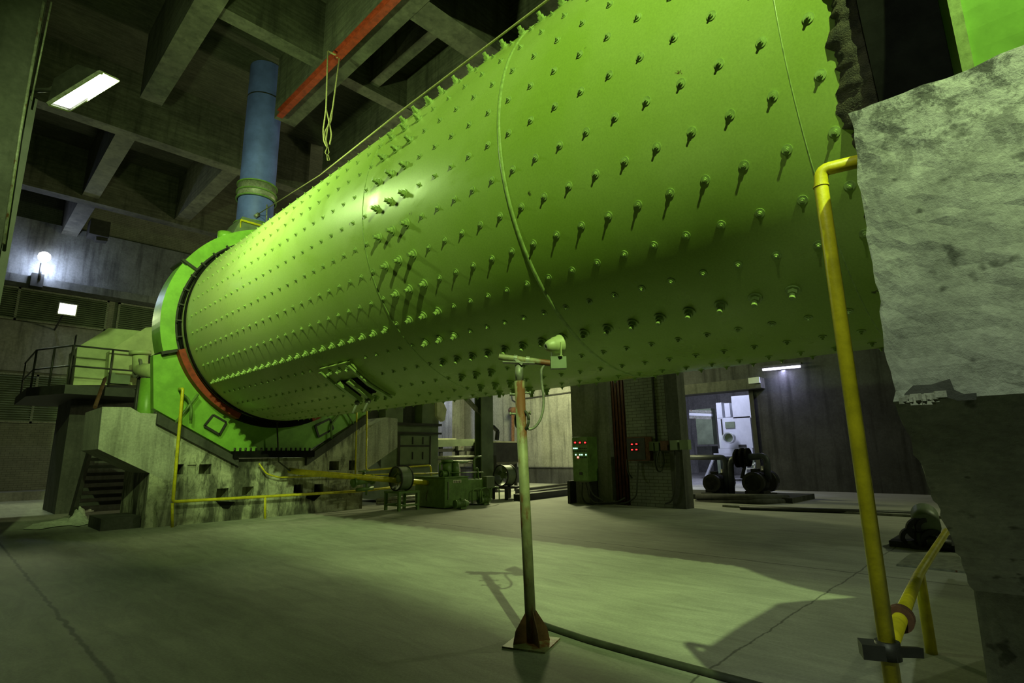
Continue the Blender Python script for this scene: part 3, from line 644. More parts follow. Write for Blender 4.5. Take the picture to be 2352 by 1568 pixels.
# ================================================================== LEFT BACKGROUND: platform, gear box hood, stairs
YP = 18.4
def q(px, py, y=YP): return ony(px, py, y)
pz = q(150, 886).z
base = thing('drive_platform', 'dark raised drive platform with railing left of the drum', 'platform', (3.2, 19.5, 0))
x0 = q(72, 905).x; x1 = q(345, 890).x
MB().prism([(x0, 18.4 + 1.4, pz - 0.2), (q(150, 885).x, 18.4, pz - 0.2), (x1, 18.4, pz - 0.2), (x1, 23.0, pz - 0.2), (x0, 23.0, pz - 0.2)], (0, 0, 0.24)).build('deck', 'dark', base)
struct('trim_platform_pier', MB().box((q(160, 950, 20).x, 20.0, 0), (4.6, 22.5, pz - 0.2)), 'darkc')
rl = MB()
pxs = [(128, 792, 880), (165, 797, 884), (208, 798, 886), (228, 802, 888), (284, 805, 888)]
top = [q(118, 788, 18.45), q(225, 801, 18.45), q(300, 808, 18.45)]
zt = top[0].z
def rail_post(x, y): return MB().cyl((x, y, pz), (x, y, zt), 0.025, n=8)
c0 = (x0 + 0.08, 19.85); c1 = (q(150, 885).x + 0.05, 18.45); c2 = (x1 - 0.1, 18.45)
for (xx, yy) in (c0, c1, (c1[0] + (c2[0] - c1[0]) * .5, 18.45), c2, ((c0[0] + c1[0]) / 2, (c0[1] + c1[1]) / 2), (c0[0], 22.5)): rail_post(xx, yy).build('rail_post', 'dark', base)
for zz in (zt, (zt + pz) / 2): MB().tube([(c0[0], 22.8, zz), (c0[0], c0[1], zz), (c1[0], c1[1], zz), (c2[0], c2[1], zz)], 0.024, 8).build('handrail', 'dark', base)
tag(MB().box(q(160, 885, 19.2) + Vector((0, 0, 0)), q(176, 768, 19.2) + Vector((0, 0.25, 0))).build('cable_post', 'dark'), 'dark upright post with a cable behind the platform railing', 'post')
gh = thing('gearbox_hood', 'pale green sloped gearbox hood standing on the drive platform', 'machine', (3.4, 20.5, pz))
Yh = 19.3; P = [ony(x, y, Yh) for x, y in ((170, 882), (180, 790), (253, 752), (312, 757), (262, 800), (252, 885))]
P = [ony(x, y, Yh) for x, y in ((168, 884), (178, 797), (250, 753), (330, 760), (330, 884))]
MB().prism(P, (0, 1.4, 0)).build('rear_hood', 'pale', gh)
P = [ony(x, y, 18.75) for x, y in ((248, 862), (252, 805), (278, 788), (335, 752), (362, 750), (362, 862))]
MB().prism(P, (0, 0.5, 0)).build('front_hood', 'pale', gh)
MB().box(ony(262, 880, 18.6), ony(300, 862, 18.6) + Vector((0, .3, 0))).box(ony(252, 855, 18.6), ony(262, 880, 18.6) + Vector((0, .3, 0))).build('bearing_foot', 'greycab', gh)
el = thing('elbow_pipe', 'pale green pipe elbow with a flange beside the gear guard', 'pipe', ony(322, 850, 18.0))
MB().tube([ony(322, 815, 17.6), ony(322, 850, 17.6), ony(365, 852, 16.4)], 0.19, 16, bend=0.22).build('elbow', 'pale', el)
MB().cyl(ony(322, 806, 17.6), ony(322, 815, 17.6), 0.26, n=20).build('flange', 'pale', el)
MB().ring(ony(313, 845, 17.5), (1, 0.1, 0), 0.27, 0.2, 0.06).build('clamp_ring', 'steel', el)
MB().cyl(ony(322, 850, 17.6), Vector((ony(322, 850, 17.6).x, 17.6, 2.0)), 0.05, n=8).build('support_leg', 'dark', el)
tag(MB().cyl((3.6, 16.6, 1.9), (3.6, 16.6, 3.5), 0.20, n=20).ring((3.6, 16.6, 1.88), (0, 0, 1), 0.3, 0.2, 0.05).build('drain_pipe', 'green'), 'short green upright pipe left of the gear guard', 'pipe')
MB().cyl(ony(241, 870, 18.35), ony(218, 935, 17.0), 0.045, n=8).build('prop_bar', 'rust', base)
# open steel stairs
st = thing('steel_stairs', 'dark open steel stairs behind the left corbel of the foundation', 'stairs', (3.4, 18.0, 0))
ysb, yst = 17.2, 18.9
def sp(px, py):
    t = (1172 - py) / (1172 - 1030.0); return ony(px, py, ysb + (yst - ysb) * t)
for a, b in (((168, 1174), (207, 1032)), ((287, 1176), (311, 1060))): MB().bar(sp(*a), sp(*b), 0.08, 0.28, (0, 1, 0)).build('stringer', 'dark', st)
for i in range(8):
    py = 1158 - i * 17.2; xl = 172 + (1174 - py) * 39 / 142; xr = 288 + (1176 - py) * 24 / 116
    a = sp(xl, py); b = sp(xr, py); b.z = a.z; b.y = a.y; MB().bar(a, b, 0.30, 0.08).build('tread', 'dark', st)
bx = ony(215, 1182, 15.0)
tag(MB().box((2.55, 14.3, 0), (3.25, 15.6, 0.24)).build('low_step', 'darkc'), 'low dark step block on the floor under the left corbel', 'step')
def sack(name, pts, hgt, label, seed):
    P = [onz(x, y) for x, y in pts]; c = sum(P, Vector()) / len(P); mb = MB(); vs = [c + Vector((0, 0, hgt))]; nr = 7; m = len(P) * 3; ring = []
    for i in range(m):
        k = i / 3; a = P[int(k) % len(P)]; b = P[(int(k) + 1) % len(P)]; ring.append(a.lerp(b, k - int(k)))
    for j in range(1, nr + 1):
        t = j / nr
        for i, p in enumerate(ring):
            v_ = c.lerp(p, t); z = hgt * (1 - t) ** 0.8 * (0.6 + 0.7 * noise.noise(Vector((v_.x * 3 + seed, v_.y * 3, 0)))) + 0.05 * (1 - t * 0.7) * abs(noise.noise(Vector((v_.x * 8, v_.y * 8, seed)))) + 0.012
            vs.append(Vector((v_.x + 0.06 * noise.noise(v_ * 5), v_.y + 0.06 * noise.noise(v_ * 5 + Vector((3, 3, 3))), max(z, 0.006))))
    fs = [(0, 1 + i, 1 + (i + 1) % m) for i in range(m)] + [(1 + (j - 1) * m + i, 1 + j * m + i, 1 + j * m + (i + 1) % m, 1 + (j - 1) * m + (i + 1) % m) for j in range(1, nr) for i in range(m)]
    mb.add(vs, fs, True); return tag(mb.build(name, 'sack'), label, 'sack')
sack('empty_sack', [(56, 1216), (75, 1204), (110, 1200), (150, 1190), (210, 1198), (185, 1206), (130, 1210), (90, 1217)], 0.10, 'crumpled empty pale sack lying flat on the floor at far left', 1)
sack('bunched_sack', [(148, 1205), (160, 1188), (175, 1180), (192, 1190), (212, 1202), (180, 1210)], 0.40, 'bunched up pale sack peaking beside the foot of the stairs', 4)
sack('folded_sack', [(175, 1174), (205, 1166), (250, 1160), (268, 1166), (230, 1172), (190, 1180)], 0.22, 'folded pale sack lying under the steel stair treads', 9)
tag(MB().tube([ony(100, 5, 9.85), ony(47, 300, 9.85), ony(8, 560, 9.85)], 0.02, 8).tube([ony(118, 5, 9.8), ony(72, 230, 9.8)], 0.012, 6).build('conduit', 'steel'), 'thin conduit running down the corner of the left column', 'conduit')
tag(MB().box((cxl + .004, 10.0, 0), (cxl + .10, 10.12, 6.7)).build('channel_post', 'dark'), 'dark steel channel standing against the corner of the left column under the lamp arm', 'post')
tag(MB().box(ony(210, 500, 28.0), ony(250, 545, 28.0) + Vector((0, .8, 0))).bar(ony(232, 545, 28.4), ony(232, 555, 28.4), .4, .4).build('wall_speaker', 'dark'), 'dark box hanging below the far ceiling beam', 'box')

# ================================================================== YELLOW PIPES AT THE FAR FOUNDATION
def ypipe(pts, r, label, n=10, bend=0.08, name='yellow_pipe'):
    return tag(MB().tube(pts, r, n, bend).build(name, 'yellow'), label, 'pipe')
P = [ony(412, 893, 13.95), ony(420, 893, 13.8), ony(418, 915, 13.8), ony(397, 1152, 13.8), ony(835, 1127, 13.8), ony(1010, 1105, 13.8)]
P[0] = ony(412, 893, 14.15)
yp = thing('yellow_pipe', 'yellow pipe dropping beside the gear guard then running along the foundation front', 'pipe', P[3])
MB().tube(P, 0.035, 10, 0.06).build('pipe_run', 'yellow', yp)
for x, y0, y1 in ((396, 1155, 1206), (609, 1140, 1186)): MB().cyl(ony(x, y0, 13.8), Vector((ony(x, y1, 13.8).x, 13.8, 0)), 0.03, n=8).build('pipe_support', 'yellow', yp)
ypipe([ony(665, 1080, 14.0), ony(690, 1084, 13.7), ony(830, 1096, 13.3), ony(988, 1109, 12.7)], 0.075, 'thick yellow pipe running from under the drum to the green oil tank', 14)
ypipe([ony(820, 935, 14.0), ony(816, 1088, 14.0)], 0.022, 'thin upright yellow pipe, left of the pair on the foundation end', 8)
ypipe([ony(843, 930, 14.0), ony(841, 1080, 13.9), ony(989, 1068, 13.3), ony(991, 1100, 13.3)], 0.025, 'yellow pipe bending from upright to level towards the oil tank', 8)
ypipe([ony(595, 1064, 13.9), ony(612, 1088, 13.9), ony(640, 1096, 13.9), ony(830, 1090, 13.9), ony(1040, 1086, 12.9)], 0.02, 'thin yellow pipe curving out of the sump below the drum', 8)
tag(MB().tube([ony(636, 965, 13.9), ony(640, 1060, 13.9), ony(668, 1082, 13.9)], 0.02, 6).build('hose', 'rubber'), 'black hose hanging from the drum end into the sump', 'hose')
vl = MB(); random.seed(3); vc = ony(835, 1102, 13.35)
vl.cyl(vc + Vector((-.35, 0, -.05)), vc + Vector((.35, 0, 0)), 0.09, n=12).cyl(vc + Vector((0, 0, -.1)), vc + Vector((0, 0, .22)), 0.04).ring(vc + Vector((0, 0, .22)), (0, 0, 1), 0.15, 0.11, 0.025, 20)
vl.ring(vc + Vector((-.3, 0, -.05)), (1, 0, 0), 0.14, 0.05, 0.04, 16).ring(vc + Vector((.25, 0, 0)), (1, 0, 0), 0.14, 0.05, 0.04, 16).cyl(vc + Vector((.1, 0, -.05)), vc + Vector((.1, 0, -.4)), 0.03).cyl(vc + Vector((-.2, 0, -.25)), vc + Vector((.3, 0, -.22)), 0.05)
tag(vl.build('valve_cluster', 'olive'), 'cluster of valves on the yellow pipes left of the drum fan', 'valve')
# pipes on the guard face
for pts in ([(418, 905), (432, 915), (440, 935), (438, 965)], [(455, 905), (420, 950), (400, 975)], [(785, 945), (760, 975), (762, 1008)], [(795, 945), (820, 985)]):
    tag(MB().tube([ony(x, y, 14.05) for x, y in pts], 0.03, 8, 0.1).build('grease_pipe', 'olive'), 'olive grease pipe bent against the ' + ('left' if pts[0][0] < 600 else 'right') + ' side of the guard face, ' + ('curving inwards' if pts[0][0] in (418, 785) else 'running diagonally'), 'pipe')

# ================================================================== MACHINE HALL BACKGROUND, CENTRE
# grey green sheet steel cabinet behind the right corbel
cb = thing('switchgear_cabinet', 'large grey green steel cabinet with panelled doors behind the right corbel', 'cabinet', (10.8, 15.2, 0))
YC = 15.2; ca = ony(884, 972, YC); cbp = ony(1007, 972, YC)
MB().box((ca.x - 0.1, YC, 0.1), (cbp.x, YC + 1.6, ca.z)).build('body', 'greycab', cb)
MB().box((ca.x - 0.05, YC - 0.12, ca.z - 0.32), (cbp.x + 0.06, YC, ca.z - 0.26)).box((ca.x - 0.05, YC - 0.12, ca.z - 0.04), (cbp.x + 0.06, YC, ca.z + 0.04)).build('header_channel', 'dark', cb)
a = ony(917, 1000, YC); b = ony(984, 1024, YC); e = ony(984, 1066, YC)
for z0, z1 in ((b.z + 0.02, a.z), (e.z, b.z - 0.02)):
    dr = MB().box((a.x, YC - 0.05, z0), (b.x, YC, z1)).build('door', 'greycab', cb)
    hb = MB()
    for xx in ((a.x + b.x) / 2 - 0.12, (a.x + b.x) / 2 + 0.3): hb.box((xx, YC - 0.09, (z0 + z1) / 2 - 0.12), (xx + 0.03, YC - 0.05, (z0 + z1) / 2 + 0.12))
    hb.build('handle', 'dark', dr)
MB().bar((a.x, YC - .06, e.z - .03), (b.x, YC - .06, e.z - .03), .06, .08).bar((a.x - .03, YC - .06, e.z - .4), (a.x - .03, YC - .06, a.z), .06, .06).bar((b.x + .03, YC - .06, e.z), (b.x + .03, YC - .06, a.z), .04, .05).bar((a.x, YC - .06, b.z), (b.x, YC - .06, b.z), .04, .05).build('door_frame', 'dark', cb)
for px0, px1, m in ((886, 926, 'greycab'), (930, 968, 'darkc'), (970, 1008, 'greycab'), (846, 884, 'darkc')):
    p0 = ony(px0, 950, YC + 0.1).x; p1 = ony(px1, 950, YC + 0.1).x; yy = YC + (0.1 if m == 'greycab' else 0.5)
    o = MB().box((p0, yy, ca.z + 0.02), (p1, yy + 0.6, 5.0)).build('flue_casing' if m == 'greycab' else 'dark_panel', m); tag(o, {886: 'left pale steel casing rising above the grey cabinet', 930: 'dark panel between the two pale casings above the cabinet', 970: 'right pale steel casing rising above the grey cabinet', 846: 'dark panel above the right corbel, left of the casings'}[px0], 'casing' if m == 'greycab' else 'panel')
tp = MB(); P = [ony(x, y, 15.1) for x, y in ((1004, 922), (1018, 922), (1026, 940), (1022, 965), (1016, 968), (1004, 955))]
tag(tp.prism(P, (0, 0.12, 0)).build('canvas_cover', 'cream'), 'small cream canvas cover hanging at the cabinet corner', 'cloth')
# steel column and brace
sc = thing('steel_column', 'dark steel column with a diagonal brace behind the pole stand', 'column', (12.5, 13.4, 0))
p0 = ony(1104, 1060, 13.4).x; p1 = ony(1131, 1060, 13.4).x
MB().box((p0, 13.35, 0), (p1, 13.39, CEIL)).box((p0, 13.65, 0), (p1, 13.69, CEIL)).box(((p0 + p1) / 2 - 0.02, 13.39, 0), ((p0 + p1) / 2 + 0.02, 13.65, CEIL)).build('post', 'greycab', sc)
MB().bar(ony(1068, 912, 13.6), ony(1108, 955, 13.6), 0.1, 0.14, (0, 1, 0)).build('brace', 'steel', sc)
MB().bar(ony(1131, 978, 13.5), ony(1143, 990, 13.5), 0.08, 0.12, (0, 1, 0)).bar(ony(1143, 990, 13.5), ony(1141, 1010, 13.5), 0.1, 0.1, (0, 1, 0)).build('bracket', 'dark', sc)
# conveyor frame seen behind the oil station
cf = thing('conveyor_frame', 'dark steel conveyor frame with rollers behind the oil tank', 'conveyor', (14.5, 18.0, 0))
YV = 17.0
MB().bar(ony(1003, 1018, YV), ony(1112, 1015, YV), 0.2, 0.28).build('beam', 'greycab', cf)
MB().bar(ony(1003, 1034, YV), ony(1112, 1032, YV), 0.15, 0.12).bar(ony(1003, 1056, YV), ony(1112, 1054, YV), 0.2, 0.14).build('beam', 'dark', cf)
for y in (1060, 1064, 1050): MB().cyl(ony(1003, y, YV - 0.4), ony(1095, y - 2, YV - 0.4), 0.05, n=8).build('roller', 'steel', cf)
for x in (1012, 1050, 1088): MB().bar(ony(x, 1015, YV), Vector((ony(x, 1100, YV).x, YV, 0)), 0.12, 0.12, (0, 1, 0)).build('post', 'dark', cf)
MB().box(ony(1003, 1006, YV), ony(1048, 1012, YV) + Vector((0, 0.8, 0))).build('tray', 'cream', cf)
MB().box(ony(1052, 1024, YV - .2), ony(1066, 1034, YV - .2) + Vector((0, 0.15, 0))).box(ony(1072, 1036, YV - .1), ony(1096, 1044, YV - .1) + Vector((0, 0.1, 0))).build('junction_box', 'steel', cf)
hp = thing('hopper', 'dark steel hopper with a pale top plate behind the pole', 'hopper', (15.5, 15.8, 0))
h0 = ony(1140, 1016, 15.6); h1 = ony(1190, 1060, 15.6)
MB().box((h0.x, 15.6, h1.z), (h1.x, 16.9, h0.z)).build('bin', 'dark', hp)
MB().prism([(h0.x, 15.6, h0.z), (h1.x, 15.6, h0.z), (h1.x, 16.9, h0.z + .02), (h0.x, 16.9, h0.z + .02)], (0, 0, 0.05)).build('top_plate', 'cream', hp)
bmz = [(h0.x, 15.6, h1.z), (h1.x, 15.6, h1.z), (h1.x, 16.9, h1.z), (h0.x, 16.9, h1.z)]; cxm = (h0.x + h1.x) / 2
MB().add(bmz + [(cxm - .3, 16.0, .5), (cxm + .3, 16.0, .5), (cxm + .3, 16.5, .5), (cxm - .3, 16.5, .5)], [(0, 1, 5, 4), (1, 2, 6, 5), (2, 3, 7, 6), (3, 0, 4, 7), (4, 5, 6, 7)]).build('chute', 'dark', hp)
for x_ in (h0.x + .05, h1.x - .05): MB().box((x_ - .05, 15.65, 0), (x_ + .05, 15.75, h1.z)).build('leg', 'dark', hp)
tag(MB().tube([onx(1178, 945, 20.9), Vector((20.9, onx(1176, 1006, 20.9).y, 0))], 0.09, 10).cyl(onx(1172, 942, 20.8), onx(1184, 942, 20.8), 0.16, n=12).build('standpipe', 'rust'), 'reddish standpipe with a valve wheel against the lit rear wall', 'pipe')
tag(MB().tube([onx(x, y, 21.4) for x, y in ((1175, 905), (1177, 918), (1186, 924), (1196, 916), (1320, 899))], 0.03, 6).build('wall_cable', 'dark'), 'dark cable strung along the lit rear wall', 'cable')
struct('baseboard_right', MB().box((XR - 0.25, 12.9, 0), (XR, 24.7, 0.75)).box((XR - .3, 12.9, .75), (XR, 24.7, .8)), 'wall_dark')

# oil station (tank, pumps, pipework)
os_ = thing('oil_station', 'olive green lubrication oil tank with pumps and pipework on top', 'oil station', (10.4, 12.4, 0))
tx, ty = 9.72, 11.95; th = ony(1022, 1098, ty).z
MB().box((tx, ty, 0.02), (tx + 0.85, ty + 1.35, th)).build('tank', 'olive', os_, bevel=0.02)
MB().box((tx - 0.02, ty - 0.02, th), (tx + 0.87, ty + 1.37, th + 0.03)).build('tank_lid', 'olive', os_)
MB().box((tx + 0.1, ty - 0.03, 0.25), (tx + 0.12, ty, 0.72)).build('sight_glass', 'steel', os_)
lb = MB().box(ony(1040, 1109, ty), ony(1059, 1101, ty) + Vector((0, -0.015, 0))).build('name_plate', 'cream', os_)
gl = MB()
for i in range(4):   # four worn characters on the plate
    p = ony(1042.5 + 4.2 * i, 1105.5, ty) + Vector((0, -0.022, 0)); s_ = 0.026
    for a_, b_ in (((-1, .7), (1, .7)), ((0, 1), (0, -1)), ((-.9, 0), (.9, 0)), ((-.8, -1), (0, 0)), ((.8, -1), (0, 0)))[(0 if i % 2 else 1):(5 if i < 2 else 4)]:
        gl.bar(p + Vector((a_[0] * s_, 0, a_[1] * s_)), p + Vector((b_[0] * s_, 0, b_[1] * s_)), 0.006, 0.007, (0, 1, 0))
gl.build('plate_lettering', 'dark', lb)
MB().box((tx + 0.9, ty + 0.1, 0.15), (tx + 1.9, ty + 1.0, th - 0.08)).build('filter_box', 'olive', os_, bevel=0.02)
for i, xx in enumerate((tx + 1.0, tx + 1.3, tx + 1.7)): MB().tube([(xx, ty, 0.1), (xx, ty, 0.45), (xx + 0.2, ty - .02, 0.5), (xx + 0.35, ty - 0.02, 0.45), (xx + .36, ty - .02, .1)], 0.02, 8, 0.08).build('pipe', 'olive', os_)
MB().cyl((tx + .4, ty + .4, th), (tx + .4, ty + .4, th + .42), 0.13, n=18).cyl((tx + .4, ty + .4, th + .42), (tx + .4, ty + .4, th + .5), 0.17, n=18).build('oil_filter', 'olive', os_)
MB().cyl((tx + .7, ty + .4, th), (tx + .7, ty + .4, th + .4), 0.12, n=18).cyl((tx + .7, ty + .4, th + .4), (tx + .7, ty + .4, th + .46), 0.09, n=18).build('oil_filter', 'olive', os_)
MB().cyl((tx + .1, ty + .3, th + .1), (tx + .35, ty + .3, th + .1), 0.08, n=12).ring((tx + .1, ty + .3, th + .1), (1, 0, 0), .12, .05, .03, 14).ring((tx + .3, ty + .3, th + .1), (1, 0, 0), .12, .05, .03, 14).build('valve_body', 'olive', os_)
MB().tube([ony(1010, 1100, 12.4), ony(1010, 1064, 12.4), ony(1075, 1060, 12.4)], 0.03, 8, 0.05).tube([ony(1012, 1086, 12.2), ony(1110, 1084, 12.2)], 0.015, 6).build('pipe', 'olive', os_)
MB().tube([ony(1090, 1110, 12.3), ony(1088, 1055, 12.3), ony(1094, 1049, 12.3), ony(1105, 1048, 12.3)], 0.025, 8, 0.05).tube([ony(1088, 1078, 12.2), ony(1097, 1074, 12.2), ony(1099, 1100, 12.2)], 0.025, 8, .05).build('pipe', 'olive', os_)
MB().box(ony(1118, 1094, 11.9), ony(1136, 1119, 11.9) + Vector((0, 0.2, 0))).build('terminal_box', 'greycab', os_)
def motor(c, ax, r, L, label, m='olive', feet=True, name='electric_motor'):
    c = Vector(c); ax = Vector(ax).normalized(); t = thing(name, label, 'motor', (c.x, c.y, c.z - r * 1.15))
    b = MB().lathe(c - ax * L / 2, ax, [(0, 0), (0, r * .75), (L * .05, r * .95), (L * .25, r), (L * .75, r), (L * .8, r * .85), (L, r * .6), (L, 0)], 20)
    for i in range(8):
        a = ax * (L * (-.2 + .055 * i)); b.ring(c + a, ax, r * 1.08, r * .9, L * .02, 20)
    b.build('motor_body', m, t); MB().cyl(c + ax * L / 2, c + ax * L * .68, r * .16, n=10).build('shaft', 'steel', t)
    MB().cyl(c - ax * L * .5, c - ax * L * .42, r * 1.02, n=20).build('fan_cowl', m, t)
    if feet: MB().box(c + Vector((-r * .9, -r * .9, -r * 1.15)), c + Vector((r * .9, r * .9, -r * .8))).build('foot', m, t)
    MB().box(c + Vector((-r * .35, -r * .35, r * .8)), c + Vector((r * .35, r * .35, r * 1.3))).build('terminal_box', m, t)
    return t
def grounded(px, py, r): p = onz(px, py); return Vector((p.x + 0.05, p.y + .15, r * 1.16))
motor(grounded(1065, 1170, .12), (1, -.15, 0), 0.11, 0.42, 'small olive pump motor on the floor in front of the oil tank')
motor(grounded(1118, 1160, .12), (1, -.15, 0), 0.11, 0.42, 'small olive pump motor on the floor right of the oil tank')
# axial fans
def axial_fan(c, r, L, label, m, name='axial_fan'):
    c = Vector(c); t = thing(name, label, 'fan', (c.x, c.y, c.z - r))
    MB().ring(c, (1, 0, 0), r, r * .96, L, 40).build('casing', m, t)
    MB().ring(c - Vector((.01, 0, 0)), (1, 0, 0), r * 1.06, r * .95, .03, 40).ring(c + Vector((L - .02, 0, 0)), (1, 0, 0), r * 1.06, r * .95, .03, 40).build('rim', 'dark', t)
    MB().cyl(c + Vector((.08, 0, 0)), c + Vector((L * .75, 0, 0)), r * .3, n=20).build('hub', m, t)
    for k in range(5):
        a = 2 * PI * k / 5 + .35; d_ = Vector((0, math.cos(a), math.sin(a))); s_ = Vector((0, -math.sin(a), math.cos(a)))
        p = c + Vector((.12, 0, 0)); MB().prism([p + d_ * r * .28 - s_ * r * .14, p + d_ * r * .28 + s_ * r * .10 + Vector((.08, 0, 0)), p + d_ * r * .9 + s_ * r * .22 + Vector((.10, 0, 0)), p + d_ * r * .9 - s_ * r * .22], (.008, 0, 0)).build('blade', m, t)
    return t
fs = thing('fan_table', 'low olive steel table carrying the drum fan', 'table', (8.95, 12.85, 0))
FT = 0.50
MB().box((8.62, 12.5, FT - .05), (9.3, 13.2, FT)).build('table_top', 'olive', fs)
for xx in (8.66, 9.26):
    for yy in (12.54, 13.16): MB().box((xx - .035, yy - .035, 0), (xx + .035, yy + .035, FT - .05)).build('leg', 'olive', fs)
MB().box((8.66, 12.5, .12), (9.26, 12.56, .16)).box((8.66, 13.14, .12), (9.26, 13.2, .16)).box((8.63, 12.54, .12), (8.69, 13.16, .16)).build('stretcher', 'olive', fs)
FR = 0.31
axial_fan((8.74, 12.85, FT + FR * 1.06), FR, .36, 'round grey green axial fan standing on a low table before the foundation', 'greycab')
f2 = ony(1150, 1092, 13.0)
axial_fan((f2.x, 13.0, f2.z), .33, .4, 'second round axial fan behind the oil station, half hidden by the pole', 'greycab')
ft = thing('fan_trestle', 'dark trestle under the second fan near the pole', 'trestle', (f2.x, 13.0, 0))
zt2 = f2.z - .33 * 1.06
MB().box((f2.x - .1, 12.65, zt2 - .06), (f2.x + .75, 13.35, zt2)).build('top', 'dark', ft)
for xx in (f2.x - .05, f2.x + .7):
    for yy in (12.7, 13.3): MB().box((xx - .04, yy - .04, 0), (xx + .04, yy + .04, zt2 - .06)).build('leg', 'dark', ft)
# cable trays on the rear floor
for i, (a, b, w_) in enumerate((((1190, 1150), (1330, 1133), .35), ((1205, 1143), (1330, 1124), .3), ((1190, 1136), (1330, 1117), .25))):
    A_ = onz(*a); B_ = onz(*b); tag(MB().bar(A_ + Vector((0, 0, .1)), B_ + Vector((0, 0, .1)), w_, .2).build('floor_duct', 'dark'), ['long dark cable duct on the floor, nearest the pole', 'middle dark cable duct on the rear floor', 'farthest dark cable duct on the rear floor'][i], 'cable duct', 'cable ducts on the rear floor')
tag(MB().bar(ony(836, 1172, 14.8) * 1, ony(990, 1150, 14.8), .3, .22).build('pipe_trough', 'dark'), 'dark trough on the floor behind the drum fan', 'trough')
for i, y in enumerate((1140, 1147)): tag(MB().cyl(ony(865, y + 8, 14.6), ony(985, y - 4, 14.6), .05, n=8).build('floor_pipe', 'steel'), ['upper', 'lower'][i] + ' of two pale pipes lying behind the fan table', 'pipe')

# ================================================================== BRICK WALL EQUIPMENT
cp = thing('control_panel', 'olive green control panel with lit red displays on the middle wall', 'control panel', (13.0, 9.9, 0.6))
px_ = 12.86; a = onx(1314, 1004, px_); b = onx(1355, 1106, px_); z0, z1 = b.z, a.z
MB().box((px_, b.y, z0), (wx - .11, a.y, z1)).build('enclosure', 'olive', cp, bevel=0.01)
MB().box((px_ - .03, b.y + .02, z0 + .03), (px_, a.y - .02, z1 - .03)).build('door', 'olive', cp)
def dot(px, py, m, parent, name, w_=3.0, h_=3.0, X=px_ - .035):
    p = onx(px, py, X); s_ = (p - Vector((0, 0, H))).length / F
    return MB().box((X - .012, p.y - w_ * s_ / 2, p.z - h_ * s_ / 2), (X + .01, p.y + w_ * s_ / 2, p.z + h_ * s_ / 2)).build(name, m, parent)
for x in (1321, 1332, 1344):
    k = dot(x, 1016, 'black', cp, 'display', 7.5, 6.5); dot(x, 1016, 'led_red', k, 'digits', 4.5, 3.6, px_ - .05)
for x in (1318, 1321.6, 1325.2): dot(x, 1029.3, 'led_white', cp, 'indicator_lamp', 2.5, 2.8)
for x in (1322.6, 1332, 1336.8, 1346): dot(x, 1044, 'led_white', cp, 'indicator_lamp', 2.6, 2.8)
dot(1327.6, 1050, 'led_hot', cp, 'indicator_lamp', 3.8, 4.0)
for x in (1330, 1334, 1338, 1342, 1346): dot(x, 1029.5, 'dark', cp, 'push_button', 2.4, 2.6)
for x in range(1318, 1348, 4): dot(x, 1035.5, 'dark', cp, 'push_button', 2.4, 2.2)
for x in (1333, 1337.5, 1342, 1346): dot(x, 1050, 'dark', cp, 'push_button', 2.6, 2.8)
dot(1334, 1087, 'dark', cp, 'door_lock', 7, 6)
for y in (9.45, 10.24): MB().box((12.95, y - .05, 0), (13.25, y + .04, z0)).build('leg', 'dark', cp)
cb2 = thing('display_box', 'dark control box with four red displays on the brick wall', 'control box', (13.2, 8.2, 1.2))
px2 = 13.05; a = onx(1438, 1004, px2); b = onx(1486, 1058, px2)
MB().box((px2, b.y, b.z), (wx, a.y, a.z)).build('enclosure', 'rust', cb2, bevel=.01)
MB().box((px2 - .02, b.y + .03, b.z + .03), (px2, a.y - .03, a.z - .03)).build('door', 'dark', cb2)
for x, y in ((1451.5, 1020), (1462, 1019.5), (1452, 1032.6), (1462, 1032.3)):
    k = dot(x, y, 'black', cb2, 'display', 7, 5.5, px2 - .025); dot(x, y, 'led_red', k, 'digits', 4.2, 2.8, px2 - .04)
for i, (x0_, x1_, y0_, y1_, m) in enumerate(((1489, 1501, 1014, 1035, 'greycab'), (1503, 1513, 1014, 1035, 'greycab'), (1516, 1533, 1012, 1034, 'rust'), (1538, 1556, 1011, 1033, 'greycab'), (1560, 1581, 1010, 1032, 'greycab'))):
    X_ = 13.2 if x0_ < 1535 else 13.1
    a = onx(x0_, y0_, X_); b = onx(x1_, y1_, X_)
    o = MB().box((X_, b.y, b.z), (wx - (.12 if a.y < 7.2 else 0), a.y, a.z)).build('junction_box', m)
    tag(o, 'small %s junction box on the brick wall, %s in its row' % ('rusty' if m == 'rust' else 'grey', ['first from left', 'second from left', 'third from left', 'fourth from left', 'last on the right'][i]), 'junction box', 'junction boxes on the brick wall')
for i in range(9):
    y = 8.5 + i * .055; tag(MB().cyl((wx + .1 - .03 * (i % 2), y, 0), (wx + .1 - .03 * (i % 2), y, 9.0), .022, n=8).build('conduit', 'redpipe'), 'reddish brown upright conduit in the bundle beside the brick wall, %s from the left' % ['ninth', 'eighth', 'seventh', 'sixth', 'fifth', 'fourth', 'third', 'second', 'first'][i], 'conduit', 'red conduits beside the brick wall')
for i, (x, xx) in enumerate(((1503, 13.33), (1532, 13.33), (1558, 13.33))):
    p = onx(x, 950, 13.35); tag(MB().cyl((13.36, p.y, 1.7), (13.36, p.y, 6), .03, n=8).build('cable_conduit', 'dark'), 'dark conduit climbing the brick wall above the small boxes, ' + ['left one', 'middle one', 'right one'][i], 'conduit', 'dark conduits on the brick wall')
def cab(pts, label, X=13.2, r=.022):
    return tag(MB().tube([onx(x, y, X) for x, y in pts], r, 6, .12).build('cable', 'rubber'), label, 'cable', 'slack cables at the middle wall')
cab([(1338, 1108), (1336, 1140), (1345, 1156), (1380, 1157), (1440, 1155), (1462, 1140), (1466, 1060)], 'cable looping from the control panel along the floor up to the display box', 12.95)
